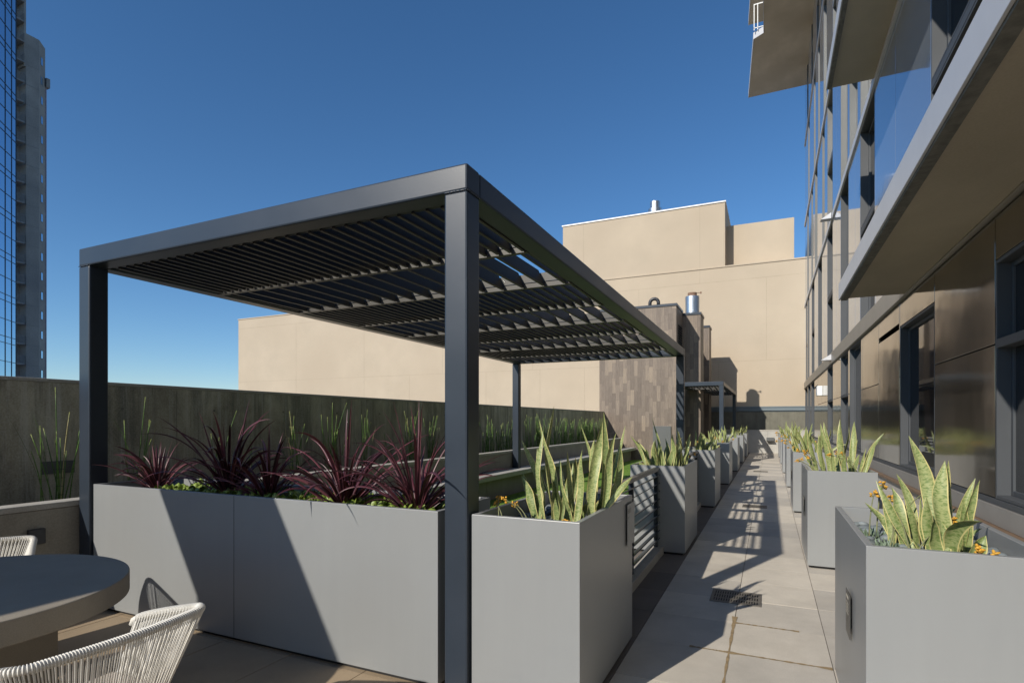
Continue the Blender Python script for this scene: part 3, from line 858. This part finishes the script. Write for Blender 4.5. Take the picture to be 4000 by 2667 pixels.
def horsetail(label, x, y, n, h, seed, r=.006, spread=.10, grp=True):
    rnd = random.Random(seed); m = B()
    for i in range(n):
        a = rnd.uniform(0, 6.28); q = rnd.random() * spread
        p = Vector((x + cos(a) * q * .6, y + sin(a) * q * 1.6, .73)); L = h * rnd.uniform(.4, 1.0)
        d = Vector((rnd.gauss(0, .07) - .01, rnd.gauss(0, .11), 1)); bd = Vector((rnd.gauss(0, .05), rnd.gauss(0, .10), 0))
        m.t = rnd.random()
        pts = [p + d * (L * k / 6) + bd * (L * (k / 6) ** 2) for k in range(7)]
        m.tube(pts, [r * (1 - .45 * k / 6) for k in range(7)], 5)
    for i in range(n // 3):
        m.t = 1.0 if rnd.random() < .3 else rnd.random() * .6
        random.seed(seed + i)
        m.blade((x + rnd.uniform(-.06, .06), y + rnd.uniform(-.1, .1), .73), rnd.uniform(0, 6.28), rnd.uniform(.05, .3), rnd.uniform(.1, .8), h * rnd.uniform(.5, .9), .006, seg=8, cup=.2)
    o = m.build('horsetail_clump', reed_m, loc=(x, y, .73), smooth=True, uv=True, tone=True)
    tag(o, label, 'reeds', 'horsetail clumps in the bed along the parapet')
def hy(u, X=-5.85):
    a = (u - 1176) / 1278.3
    return X / ((a * cos(R(24.8)) - sin(R(24.8))) / (a * sin(R(24.8)) + cos(R(24.8))))
clumps = [(138, 12, 1.15, 'tall horsetail clump at far left, left of the pergola left post'), (318, 9, 1.10, 'bright green horsetail clump just right of the pergola left post'),
          (500, 5, 1.0, 'horsetail stems rising behind the widest burgundy cordyline'), (556, 4, .75, 'short thin horsetail clump behind the dark middle cordyline'),
          (676, 12, 1.05, 'horsetail clump left of the upright reddish cordyline'), (765, 18, 1.10, 'thick horsetail clump directly behind the upright reddish cordyline'),
          (836, 10, 1.10, 'horsetail clump to the right of the upright reddish cordyline'), (890, 7, .7, 'short horsetail clump between the two sunlit cordylines'),
          (942, 14, 1.05, 'horsetail clump a little left of the tall front post'), (990, 16, .95, 'horsetail clump at the left edge of the tall front post')]
for i, (u, n, h, lab) in enumerate(clumps): horsetail(lab, -5.85, hy(u), n, h, 200 + i)
far = [(1118, 22, .95), (1150, 24, .85), (1178, 20, .85), (1212, 14, .95), (1234, 26, 1.0), (1256, 22, .9), (1276, 16, .9), (1296, 26, .9), (1312, 26, .9), (1330, 24, .9), (1345, 30, .95), (1358, 34, .95), (1372, 26, .9), (1384, 24, .9)]
for i, (u, n, h) in enumerate(far):
    horsetail('dark green horsetail clump in the far bed, beyond the tall front post', -5.85, hy(u), n, h * 1.05, 300 + i, r=.008, spread=.22)

# ------------------------------------------------------------------ railings between the left planters
def make_railing():
    t = thing('railing', '', 'railing', (0, 0, 0), 'slatted metal railings between the left planters')
    L = ROWS[1] - (ROWS[0] + PD) - .02
    B().box(-.03, .03, 0, L, .97, 1.01).build('top_rail', surf('rail_cap', (.15, .135, .125), rough=.38, metal=.3, var=.05), t, bevel=.003)
    for y in (.03, L / 2, L - .07): B().box(-.022, .022, y, y + .04, .09, .968).build('post', steel_slate, t)
    for k in range(9):
        z = .14 + k * .092
        m = B(); b = 0
        pts = [(-.045, z), (-.037, z - .006), (.045, z + .045), (.037, z + .051)]
        m.v = [(p[0], .01, p[1]) for p in pts] + [(p[0], L - .01, p[1]) for p in pts]
        m._face([0, 3, 2, 1]); m._face([4, 5, 6, 7])
        for i in range(4):
            j = (i + 1) % 4; m._face([i, j, 4 + j, 4 + i])
        m.build('slat', steel_slate, t)
    return t
rl = make_railing()
rds = ['slatted railing between the first and second left planters, nearest and fully visible', 'slatted railing between the second and third left planters', 'slatted railing between the third and fourth left planters',
       'slatted railing between the fourth and fifth left planters', 'slatted railing between the fifth and sixth left planters', 'slatted railing between the sixth and seventh left planters']
for i in range(6):
    o = rl if i == 0 else copy_tree(rl)
    o.location = (-1.20, ROWS[i] + PD + .01, 0); o['label'] = rds[i]
ck = B()
for i in range(6): ck.box(-1.28, -1.12, ROWS[i] + PD, ROWS[i + 1], -.03, .09)
tag(ck.build('kerb', cap_m, loc=(-1.2, 10, 0), bevel=.005), kind='structure')

# ------------------------------------------------------------------ round table and rope chairs
tb = thing('round_table', 'round dark concrete table at the bottom left, mostly in shade', 'table', (-3.55, 1.22, 0))
def disc(cx, cy, r, z0, z1, n=96):
    m = B(); m.poly_prism([(cx + r * cos(2 * pi * i / n), cy + r * sin(2 * pi * i / n)) for i in range(n)], z0, z1); return m
disc(-3.55, 1.22, .765, .642, .75).build('tabletop', table_m, tb, bevel=.006)
B().box(-3.87, -3.17, .92, 1.55, 0, .640).build('pedestal', table_m, tb, bevel=.01)

def make_chair():
    t = thing('rope_chair', '', 'chair', (0, 0, 0), 'white rope chairs around the round table')
    # plan outline of the top rail, chair faces +y; left arm tip -> back -> right arm tip
    def outline(w, bk, fr, r, n_c=9):
        pts = [(-w, fr)]
        for i in range(8): pts.append((-w, fr + (bk + r - fr) * (i + 1) / 8))
        for i in range(1, n_c + 1):
            a = pi + (pi / 2) * i / n_c
            pts.append((-w + r + r * cos(a), bk + r + r * sin(a)))
        N = 22
        for i in range(1, N): pts.append((-w + r + (2 * w - 2 * r) * i / N, bk - .025 * sin(pi * i / N)))
        mir = [(-x, y) for x, y in reversed(pts[:9 + n_c])]
        return pts + mir
    def resample(P, n):
        P = [Vector(p) for p in P]; d = [0]
        for a, b in zip(P[:-1], P[1:]): d.append(d[-1] + (b - a).length)
        out = []; j = 0
        for i in range(n):
            s_ = d[-1] * i / (n - 1)
            while j < len(d) - 2 and d[j + 1] < s_: j += 1
            f = (s_ - d[j]) / max(d[j + 1] - d[j], 1e-9); out.append(P[j].lerp(P[j + 1], f))
        return out
    N = 167
    top2 = outline(.355, -.30, .18, .085); bot2 = outline(.245, -.20, .16, .08)
    def ztop(y): return .635 + .115 * min(1, max(0, (.18 - y) / .44)) ** .8
    top = resample([(x, y, ztop(y)) for x, y in top2], N)
    bot = resample([(x, y, .40) for x, y in bot2], N)
    rail = B(); 
    tip0 = [Vector(top[0]) + Vector((.004, .022, -.030)), Vector(top[0]) + Vector((0, .016, -.008))]
    tip1 = [Vector(top[-1]) + Vector((0, .016, -.008)), Vector(top[-1]) + Vector((-.004, .022, -.030))]
    rail.tube(tip0 + top + tip1, .0145, 10)
    rail.build('top_rail', rope_m, t, smooth=True)
    fr = B(); fr.tube(bot, .010, 8)
    fr.tube([bot[0], bot[-1]], .010, 8)
    for s_ in (42, 124): fr.tube([top[s_], bot[s_]], .0085, 8)
    fr.tube([top[1] + Vector((0, 0, -.01)), bot[1]], .009, 8); fr.tube([top[-2] + Vector((0, 0, -.01)), bot[-2]], .009, 8)
    fr.build('seat_frame', rope_m, t, smooth=True)
    ro = B(); rnd = random.Random(1)
    for i in range(2, N - 2):
        a, b = top[i], bot[i]
        tan = (top[i + 1] - top[i - 1]).normalized(); up = Vector((0, 0, 1)); nx = tan.cross(up).normalized(); up2 = nx.cross(tan)
        ring = [a + (nx * cos(2 * pi * k / 12) + up2 * sin(2 * pi * k / 12)) * .0162 for k in range(12)]
        ro.tube(ring, .0027, 5, closed=True)
        jit = Vector((rnd.uniform(-.001, .001), rnd.uniform(-.001, .001), 0))
        for sg in (1, -1):
            if sg < 0 and i % 2: continue
            off = nx * (.0165 * sg)
            ro.tube([a + off, b + off * .6 + jit], .0024, 5, caps=False)
    ro.build('rope_weave', rope_m, t, smooth=True)
    st = B(); out = [(p.x, p.y) for p in resample([(x * .97, y * .97, 0) for x, y in bot2], 60)]
    st.poly_prism(out, .405, .45); st.build('seat_cushion', cushion_m, t, bevel=.015)
    for sx, sy in ((-1, -1), (1, -1), (-1, 1), (1, 1)):
        B().tube([(sx * .20, sy * .155 - .01, .40), (sx * .25, sy * .215 - .01, 0)], [.014, .009], 10).build('leg', rope_m, t, smooth=True)
    return t
ch = make_chair()
ch.location = (-2.475, 1.265, 0); ch.rotation_euler = (0, 0, R(92))
ch['label'] = 'white rope armchair in the foreground, sunlit at the bottom left'
copy_tree(ch, (-4.52, 1.66, 0), R(-118), 'white rope armchair behind the round table at the left edge')

# ------------------------------------------------------------------ wood clad block and piers
def clad(name, label, x0, x1, y0, y1, h):
    t = thing(name, label, 'wall', ((x0 + x1) / 2, (y0 + y1) / 2, 0), 'wood clad block and piers')
    B().box(x0, x1, y0, y1, -.04, h).build('cladding', wood_m, t, bevel=.004)
    B().box(x0 - .03, x1 + .03, y0 - .03, y1 + .03, h + .002, h + .10).build('cap', steel_slate, t, bevel=.004)
    return t
blk = clad('wood_clad_block', 'tall wood clad block with a louver vent, behind the big pergola', -6.40, -3.30, 22.50, 24.18, 6.08)
m = B()
for k in range(11): 
    z = 4.35 + k * .10
    m.box(-3.298, -3.27, 22.95, 23.9, z, z + .035)
m.build('vent_louvers', core_m, blk)
B().box(-3.2995, -3.2965, 22.9, 23.95, 4.3, 5.5).build('vent', steel_dark, blk)
m = B().box(-4.20, -3.50, 22.44, 22.498, -.03, 1.36); eb = m.build('utility_cabinet', elec_m, loc=(-3.85, 22.47, 0), bevel=.006)
tag(eb, 'grey utility cabinet against the foot of the wood clad block', 'cabinet')
clad('wood_clad_pier', 'middle wood clad pier carrying the shiny round flue', -3.9, -2.58, 24.24, 25.4, 5.98)
clad('wood_clad_pier', 'farthest and lowest looking wood clad pier, right of the flue', -3.9, -2.58, 27.9, 28.9, 6.0)
B().box(-6.4, -3.32, 24.24, 30.7, -.04, 5.6).build('wood_clad_wall', wood_m, loc=(-5, 27, 0))
tag(bpy.data.objects['wood_clad_wall'], 'wood clad wall between the piers, deep in shade behind the far pergola', 'wall')
fl = thing('flue', 'shiny galvanised round flue with a rusty collar on the wood clad pier', 'flue', (-2.98, 24.8, 6.08))
B().tube([(-2.98, 24.8, 6.08), (-2.98, 24.8, 6.86)], .29, 40).build('drum', galv_m, fl, smooth=False)
B().tube([(-2.98, 24.8, 6.86), (-2.98, 24.8, 6.90), (-2.98, 24.8, 7.02)], [.20, .185, .185], 32).build('collar', rust_m, fl)
m = B().box(-2.80, -2.62, 24.77, 24.80, 6.99, 7.01); m.box(-2.66, -2.60, 24.76, 24.81, 6.96, 7.04); m.build('latch', rust_m, fl)
gp = B().tube([(-4.42 + .0, 23.0, 6.18), (-4.42, 23.0, 6.36)] + [(-4.25 - .17 * cos(a), 23.0, 6.36 + .17 * sin(a)) for a in [pi * k / 10 for k in range(1, 10)]] + [(-4.08, 23.0, 6.36), (-4.08, 23.0, 6.26)], .068, 14)
o = gp.build('vent_pipe', steel_dark, loc=(-4.42, 23, 6.18), smooth=True); tag(o, 'black gooseneck vent pipe on top of the wood clad block', 'vent pipe')

# end of the walkway
ew = thing('end_wall', 'low pale concrete wall closing the far end of the walkway', 'wall', (0, 30.1, 0))
m = B()
for a, b in ((-2.5, -1.28), (-1.28, -.06), (-.06, 1.16), (1.16, 1.75)): m.box(a + .003, b - .003, 30.0, 30.2, -.03, 1.08)
m.build('panel', bench_m, ew, bevel=.003)
B().box(-2.5, 1.75, 29.985, 30.21, 1.083, 1.13).build('coping', cap_m, ew, bevel=.004)
wl = B(); wl.box(-.12, .22, 29.72, 29.995, .60, .63); wl.box(-.12, .22, 29.90, 29.995, .63, .76)
o = wl.build('wall_shelf', elec_m, loc=(0, 29.9, .6), bevel=.004); tag(o, 'small metal shelf fixed to the low end wall', 'shelf')

# ------------------------------------------------------------------ tan building
YT = 30.8
tn = thing('tan_building', 'windowless tan stucco building closing the view, with a taller block at its middle', 'building', (-10, YT, -12))
B().box(-38, 1.90, YT, 50, -12, 9.52).build('wall', stucco_m, tn)
B().box(-38.04, 1.90, YT - .04, 50.04, 9.522, 9.60).build('coping', stucco_m, tn, bevel=.01)
B().box(-10.95, -2.08, YT, 45, 9.603, 12.90).build('tall_block', stucco_m, tn)
B().box(-11.0, -2.03, YT - .05, 45.05, 12.902, 12.97).build('white_coping', coping_white_m, tn)
B().box(-2.079, 1.155, YT + 1.0, 44, 9.603, 11.95).build('penthouse', stucco_m, tn)
m = B()
def hj(z, x0, x1): m.box(x0, x1, YT - .003, YT - .0005, z, z + .016)
def vj(x, z0, z1): m.box(x, x + .016, YT - .003, YT - .0005, z0, z1)
hj(4.62, -38, 1.9); hj(8.80, -38, 1.9)
for u, z0, z1 in ((1607, 8.82, 12.9), (1340, 8.82, 12.9), (1760, 4.64, 8.8), (1467, 4.64, 8.8), (1650, 0, 4.6), (1223, 4.64, 8.8), (1116, 0, 4.6), (1342, 0, 4.6), (1016, 4.64, 8.8), (680, 2, 8.8), (836, 2, 8.8), (1240, 0, 4.6), (940, 0, 4.6)):
    vj(ux(u, YT), z0, z1)
m.build('reveal_joint', stucco_joint_m, tn)
cn = B()
cn.box(-8, 1.75, YT - .10, YT - .004, 2.24, 2.30); cn.box(-8, 1.75, YT - .07, YT - .004, 2.18, 2.24)
cn.box(-8, 1.75, YT - .12, YT - .004, 2.09, 2.18); cn.box(-8, 1.75, YT - .05, YT - .004, 2.03, 2.09)
cn.build('cornice', trim_m, tn)
B().box(-8, 1.75, YT - .03, YT - .004, -.03, 2.03).build('plinth', surf('olive_plinth', (.16, .155, .125), rough=.9, var=.2, streak=.3), tn)
rf = B().tube([(ux(1505, 33), 33, 12.8), (ux(1505, 33), 33, 13.9)], .40, 28); rf.tube([(ux(1505, 33), 33, 13.9), (ux(1505, 33), 33, 13.93), (ux(1505, 33), 33, 14.32)], [.40, .29, .29], 24)
o = rf.build('roof_vent', galv_m, loc=(ux(1505, 33), 33, 12.8)); tag(o, 'small silver vent on the roof of the tall tan block', 'vent')

# ------------------------------------------------------------------ apartment building on the right
FX = 1.60
YB0 = -34.0
bd = thing('apartment_building', 'tall glass and bronze panel apartment building along the right side', 'building', (FX, 10, -12))
B().box(FX + .22, 16, YB0, 30.85, -12, 40).build('core_wall', core_m, bd)
def fill(slots, y0, y1, z0, z1, seams=()):
    """rectangles of the band y0..y1, z0..z1 left free by the slots [(a, b, za, zb)]"""
    ys = sorted(set([y0, y1] + [s for q in slots for s in q[:2]] + list(seams)))
    out = []
    for a, b in zip(ys[:-1], ys[1:]):
        mid = (a + b) / 2; cover = sorted([(q[2], q[3]) for q in slots if q[0] < mid < q[1]])
        z = z0
        for (c, d) in cover:
            if c - z > .01: out.append((a, b, z, c))
            z = d
        if z1 - z > .01: out.append((a, b, z, z1))
    return out
def panel(a, b, c, d, mat, name):
    g_ = .006
    B().box(FX, FX + .05, a + g_, b - g_, c + g_, d - g_).build(name, mat, bd, bevel=.002, seg=1)
def window(a, b, c, d, fmat, depth=.17, transom=None, fw=.055):
    m = B(); th = .03; X0, X1 = FX + .001, FX + depth
    m.box(X0, X1, a, a + th, c, d); m.box(X0, X1, b - th, b, c, d)
    m.box(X0, X1, a + th, b - th, c, c + th); m.box(X0, X1, a + th, b - th, d - th, d)
    i0, i1 = FX + depth - fw * .7, FX + depth + .03
    a2, b2, c2, d2 = a + th, b - th, c + th, d - th
    m.box(i0, i1, a2, a2 + fw, c2, d2); m.box(i0, i1, b2 - fw, b2, c2, d2)
    m.box(i0, i1, a2 + fw, b2 - fw, c2, c2 + fw); m.box(i0, i1, a2 + fw, b2 - fw, d2 - fw, d2)
    if transom: m.box(FX - .002, i1, a2 + .001, b2 - .001, transom - .035, transom + .035)
    w = m.build('window', fmat, bd, bevel=.003, seg=1)
    B().box(FX + depth - .012, FX + depth - .002, a2 + fw - .002, b2 - fw + .002, c2 + fw - .002, d2 - fw + .002).build('pane', window_glass, w)
# ground storey of the terrace
ZL, ZH = .95, 3.14
low = [(-6.5, -4.8, ZL, 2.82), (-2.2, .6, ZL, 2.82), (2.75, 5.52, ZL, 2.80), (7.27, 9.0, ZL, 2.82), (12.5, 14.15, ZL, ZH), (14.40, 15.82, ZL, ZH), (17.7, 19.25, ZL, ZH), (24.6, 26.5, ZL, ZH), (26.75, 28.55, ZL, ZH), (28.8, 30.7, ZL, ZH)]
trs = {2.75: 2.15, 14.40: 2.15, 17.7: 2.15, -2.2: 2.15}
for (a, b, c, d) in low: window(a, b, c, d, jamb_dark_m, depth=.115, transom=trs.get(a), fw=.04)
seams = (9.05, 10.6, 12.3, 21.4, 22.9, 1.6, -3.6)
for (a, b, c, d) in fill(low, YB0, 30.84, ZL, ZH, seams):
    if c < 1 and d > 3:
        if abs(a - 9.05) < .01 or abs(a - 22.9) < .01:
            panel(a, b, c, 2.80, bronze_m, 'metal_panel'); panel(a, b, 2.87, d, bronze_m, 'metal_panel')
        else:
            panel(a, b, c, 2.15, bronze_m, 'metal_panel'); panel(a, b, 2.15, d, bronze_m, 'metal_panel')
    elif b - a > .1: panel(a, b, c, d, bronze_m, 'metal_panel')
    else: panel(a, b, c, d, jamb_dark_m, 'mullion_cover')
B().box(FX - .01, FX + .2, YB0, 30.84, .905, .948).build('sill', jamb_dark_m, bd)
m = B(); y = YB0
while y < 30.8:
    yb = min(y + 1.9, 30.8); m.box(FX - .035, FX + .2, y + .003, yb - .003, .76, .902); y = yb
m.build('sill_band', sillband_m, bd)
B().box(FX - .085, FX + .2, YB0, 30.84, .728, .757).build('flashing', copperlip_m, bd)
B().box(1.25, FX + .2, YB0, 30.0, -.04, .60).build('plinth', cap_m, bd, bevel=.006)
B().box(FX - .05, FX + .2, YB0, 30.84, .603, .726).build('plinth_top', cap_m, bd)
belts = [(3.15, 3.44), (7.12, 7.27), (11.08, 11.22), (15.02, 15.16), (18.95, 19.09), (22.9, 23.04), (26.8, 26.94), (30.7, 30.84), (34.6, 34.74), (38.5, 38.64)]
for i, (a, b) in enumerate(belts):
    B().box(FX - (.05 if i == 0 else .035), FX + .2, YB0, 30.86, a, b).build('belt', trimband_m if i == 0 else fascia_m, bd, bevel=.004)
rnd = random.Random(77)
for i in range(len(belts) - 1):
    z0, z1 = belts[i][1] + .002, belts[i + 1][0] - .002
    fm = jamb_dark_m if i == 0 else jamb_light_m
    H = z1 - z0; md = z0 + H * .46
    if i == 0: cols = [(-4, -1.5), (1.2, 3.4), (5.5, 7.42), (10.98, 12.6), (14.35, 15.85), (17.75, 19.3), (21.2, 22.8), (24.6, 26.1), (27.6, 28.5), (28.9, 29.9)]
    elif i == 1: cols = [(-4, -1.5), (1.2, 3.4), (5.5, 7.42), (11.2, 12.6), (12.95, 14.2), (14.5, 15.85), (17.75, 19.3), (20.2, 21.1), (23.1, 24.3), (25.4, 26.3), (28.0, 29.0)]
    elif i % 2: cols = [(-4, -1.5), (1.2, 3.4), (5.5, 7.4), (11.4, 12.6), (13.5, 14.3), (14.6, 15.9), (18.0, 19.3), (20.5, 21.4), (22.4, 23.4), (25.4, 26.3), (28.2, 29.2)]
    else: cols = [(-4, -1.5), (1.2, 3.4), (5.5, 7.4), (11.2, 12.6), (14.5, 15.9), (16.8, 17.7), (19.5, 20.6), (22.0, 22.8), (24.0, 24.9), (27.4, 28.4)]
    cols = [(y, y + 2.2) for y in (-32., -28., -24., -20., -16., -12., -8.)] + cols
    slots = []
    for (a, b) in cols:
        if rnd.random() < .7: slots += [(a, b, z0 + .0, md - .0), (a, b, md + .10, z1 - .0)]
        else: slots.append((a, b, z0, z1))
    for (a, b, c, d) in slots:
        if d - c > .3: window(a, b, c, d, fm)
    sm = (10.9, 9.3, 13.3, 16.8, 20.2, 23.5, 26.9)
    for (a, b, c, d) in fill(slots, YB0, 30.84, z0, z1, sm): 
        if d - c < .15: panel(a, b, c, d, fm, 'spandrel')
        else: panel(a, b, c, d, facade_glass, 'glass_panel')
for (y, z) in ((17.6, 3.30), (17.6, 7.20)):
    m = B(); b = 0
    m.v = [(FX - .05, y, z - .06), (FX - .05, y + .25, z - .06), (FX - .05, y + .25, z + .10), (FX - .05, y, z + .10), (FX - .30, y, z - .06), (FX - .30, y + .25, z - .06)]
    m._face([0, 1, 5, 4]); m._face([3, 4, 5, 2]); m._face([0, 4, 3]); m._face([1, 2, 5]); m._face([0, 3, 2, 1])
    m.build('scupper', fascia_m, bd)
lb = thing('wall_light', 'white wall light box fixed to the bronze panels beside the far windows', 'wall light', (FX - .06, 21.2, 2.56))
B().box(FX - .16, FX - .002, 20.9, 21.45, 2.40, 2.72).build('housing', white_m, lb, bevel=.012)
B().box(FX - .166, FX - .161, 20.98, 21.37, 2.46, 2.66).build('lens', fascia_m, lb)

# balconies (parts of the building)
def slab(pts, z, h, soff=soffit_m, edge=.05):
    s_ = B(); s_.poly_prism(pts, z, z + h); o = s_.build('balcony_slab', soff, bd); return o
s1 = slab([(.855, -9), (FX + .1, -9), (FX + .1, 8.50), (.855, 8.50)], 3.165, .19)
B().box(.835, .853, -9, 8.52, 3.15, 3.365).build('balcony_fascia', fascia_m, bd, bevel=.003)
B().box(.854, .93, -9, 8.46, 3.132, 3.163).build('drip_edge', drip_m, bd)
slab([(.90, -9), (FX + .1, -9), (FX + .1, 10.85), (.90, 10.85)], 7.20, .20)
B().box(.880, .898, -9, 10.87, 7.185, 7.41).build('balcony_fascia', fascia_m, bd, bevel=.003)
B().box(.899, .96, -9, 10.82, 7.17, 7.198).build('drip_edge', drip_m, bd)
poly = [(-.95, 30.86), (-.60, 26.2), (-.20, 25.95), (-.20, 12.), (FX + .1, 12.), (FX + .1, 30.86)]
for z in (18.05, 21.75, 25.4):
    slab(poly, z, .22)
    m = B()
    for (p, q) in ((poly[0], poly[1]), (poly[1], poly[2]), (poly[2], poly[3])):
        d = Vector((q[0] - p[0], q[1] - p[1], 0)).normalized(); nn = Vector((-d.y, d.x, 0)) * -.02
        m.poly_prism([(p[0], p[1]), (q[0], q[1]), (q[0] + nn.x, q[1] + nn.y), (p[0] + nn.x, p[1] + nn.y)][::-1], z - .02, z + .26)
    m.build('balcony_fascia', fascia_m, bd)
    m = B()
    for x in (-.60, -.46, -.22): m.box(x, x + .03, 25.98, 26.01, z + .22, z + 1.30)
    for y in (20., 21.5, 23., 24.5): m.box(-.21, -.18, y, y + .03, z + .22, z + 1.3)
    m.box(-.60, -.19, 25.98, 26.01, z + 1.30, z + 1.34); m.box(-.60, -.19, 25.98, 26.01, z + .30, z + .33)
    m.box(-.21, -.18, 12, 25.9, z + 1.30, z + 1.34)
    m.build('balcony_rail', white_m, bd)

# ------------------------------------------------------------------ towers far left
gt = thing('glass_tower', 'blue mirrored glass tower at the far left edge', 'tower', (-67.6, 29.4, -12))
P0 = Vector((-67.6, 29.4, 0)); D = Vector((.764, -.748, 0)).normalized(); Nn = Vector((-D.y, D.x, 0))
if Nn.x < 0: Nn = -Nn
def ob(m, t0, t1, n0, n1, z0, z1):
    pts = [P0 + D * t0 + Nn * n0, P0 + D * t1 + Nn * n0, P0 + D * t1 + Nn * n1, P0 + D * t0 + Nn * n1]
    m.poly_prism([(p.x, p.y) for p in pts], z0, z1)
m = B(); ob(m, 0, 14, -14, 0, -12, 66); m.build('glass_wall', tower_glass, gt)
m = B()
for t_ in (0.04, .95, 2.2, 3.6, 5.0, 6.4, 7.8, 9.2): ob(m, t_ - .022, t_ + .022, .002, .04, -12, 66)
z = 1.0 - 12
while z < 66:
    for zz in (z, z + .62): ob(m, 0, 14, .004, .035, zz, zz + .045)
    ob(m, 0, 14, .004, .035, z + 2.25, z + 2.295)
    z += 4.0
m.build('mullions', tower_frame_m, gt)

XT = -101.
def ty(u):
    a = (u - 1176) / 1278.3
    return XT / ((a * cos(R(24.8)) - sin(R(24.8))) / (a * sin(R(24.8)) + cos(R(24.8))))
ct = thing('concrete_tower', 'dark concrete apartment tower with stacked balconies, right of the glass tower', 'tower', (XT, 46, -12))
yA, yB, yC = ty(30), ty(60), ty(90)
topz = 1.55 + (967 - 92) / 1278.3 * 84.8
C1 = Vector((XT, yC, 0)); Dc = Vector((-.764, .748, 0)); C2 = C1 + Dc * 2.0
B().poly_prism([(XT, yB), (XT, yC), (C2.x, C2.y), (C2.x - 10, C2.y), (XT - 12, yB)], -12, topz).build('shaft', tower_conc_m, ct)
B().poly_prism([(XT - 1.8, yA - 8), (XT - 1.8, yB - .002), (XT - 12, yB - .002), (XT - 12, yA - 8)], -12, 82).build('core_wall', tower_conc_m, ct)
B().box(XT - 1.7, XT - .003, yB - .25, yB - .004, topz - 5, 82).build('upper_fin', tower_conc_m, ct)
fl_h = 46.0 / 1278.3 * 83.4; rl_ = B(); wn_ = B(); bnd = B()
z = 1.55 + (967 - 838) / 1278.3 * 83.4
for k in range(-4, 23):
    zz = z + k * fl_h
    bs_ = B().box(XT - 1.79, XT + .25, yA, yB - .3, zz, zz + .22).build('balcony_slab', tower_trim_m, ct)
    r_ = B(); yy = yA
    while yy < yB - .3:
        r_.box(XT + .19, XT + .22, yy, yy + .03, zz + .222, zz + 1.25); yy += .14
    r_.box(XT + .18, XT + .24, yA, yB - .3, zz + 1.25, zz + 1.31); r_.box(XT - .9, XT + .18, yB - .34, yB - .31, zz + 1.25, zz + 1.31)
    for xx in (-.9, -.6, -.3, 0.): r_.box(XT + xx, XT + xx + .03, yB - .34, yB - .31, zz + .222, zz + 1.25)
    r_.build('balcony_rail', tower_trim_m, ct)
    if zz < topz - 3:
        bnd.box(XT - .0, XT + .02, yB, yC, zz - .05, zz + .02)
        q0 = C1 + Dc * .45; q1 = C1 + Dc * 1.15; nn = Vector((.748, .764, 0))
        zc = zz + 1.15
        w_ = B().poly_prism([(q0.x, q0.y), (q1.x, q1.y), (q1.x + nn.x * .03, q1.y + nn.y * .03), (q0.x + nn.x * .03, q0.y + nn.y * .03)][::-1], zc, zc + 1.35).build('window', tower_trim_m, ct)
        q0 = C1 + Dc * .55; q1 = C1 + Dc * 1.05
        B().poly_prism([(q0.x + nn.x * .032, q0.y + nn.y * .032), (q1.x + nn.x * .032, q1.y + nn.y * .032), (q1.x + nn.x * .045, q1.y + nn.y * .045), (q0.x + nn.x * .045, q0.y + nn.y * .045)][::-1], zc + .12, zc + 1.23).build('pane', tower_glass, w_)
bnd.build('floor_band', tower_trim_m, ct)
B().tube([(C2.x - .12, C2.y + .10, -12), (C2.x - .12, C2.y + .10, topz - 6)], .14, 8).build('downpipe', surf('mauve_pipe', (.30, .25, .29), rough=.7), ct)
B().box(C2.x - .5, C2.x + .35, C2.y, C2.y + .5, topz - 6, topz - 4.6).build('pipe_head', tower_conc_m, ct)
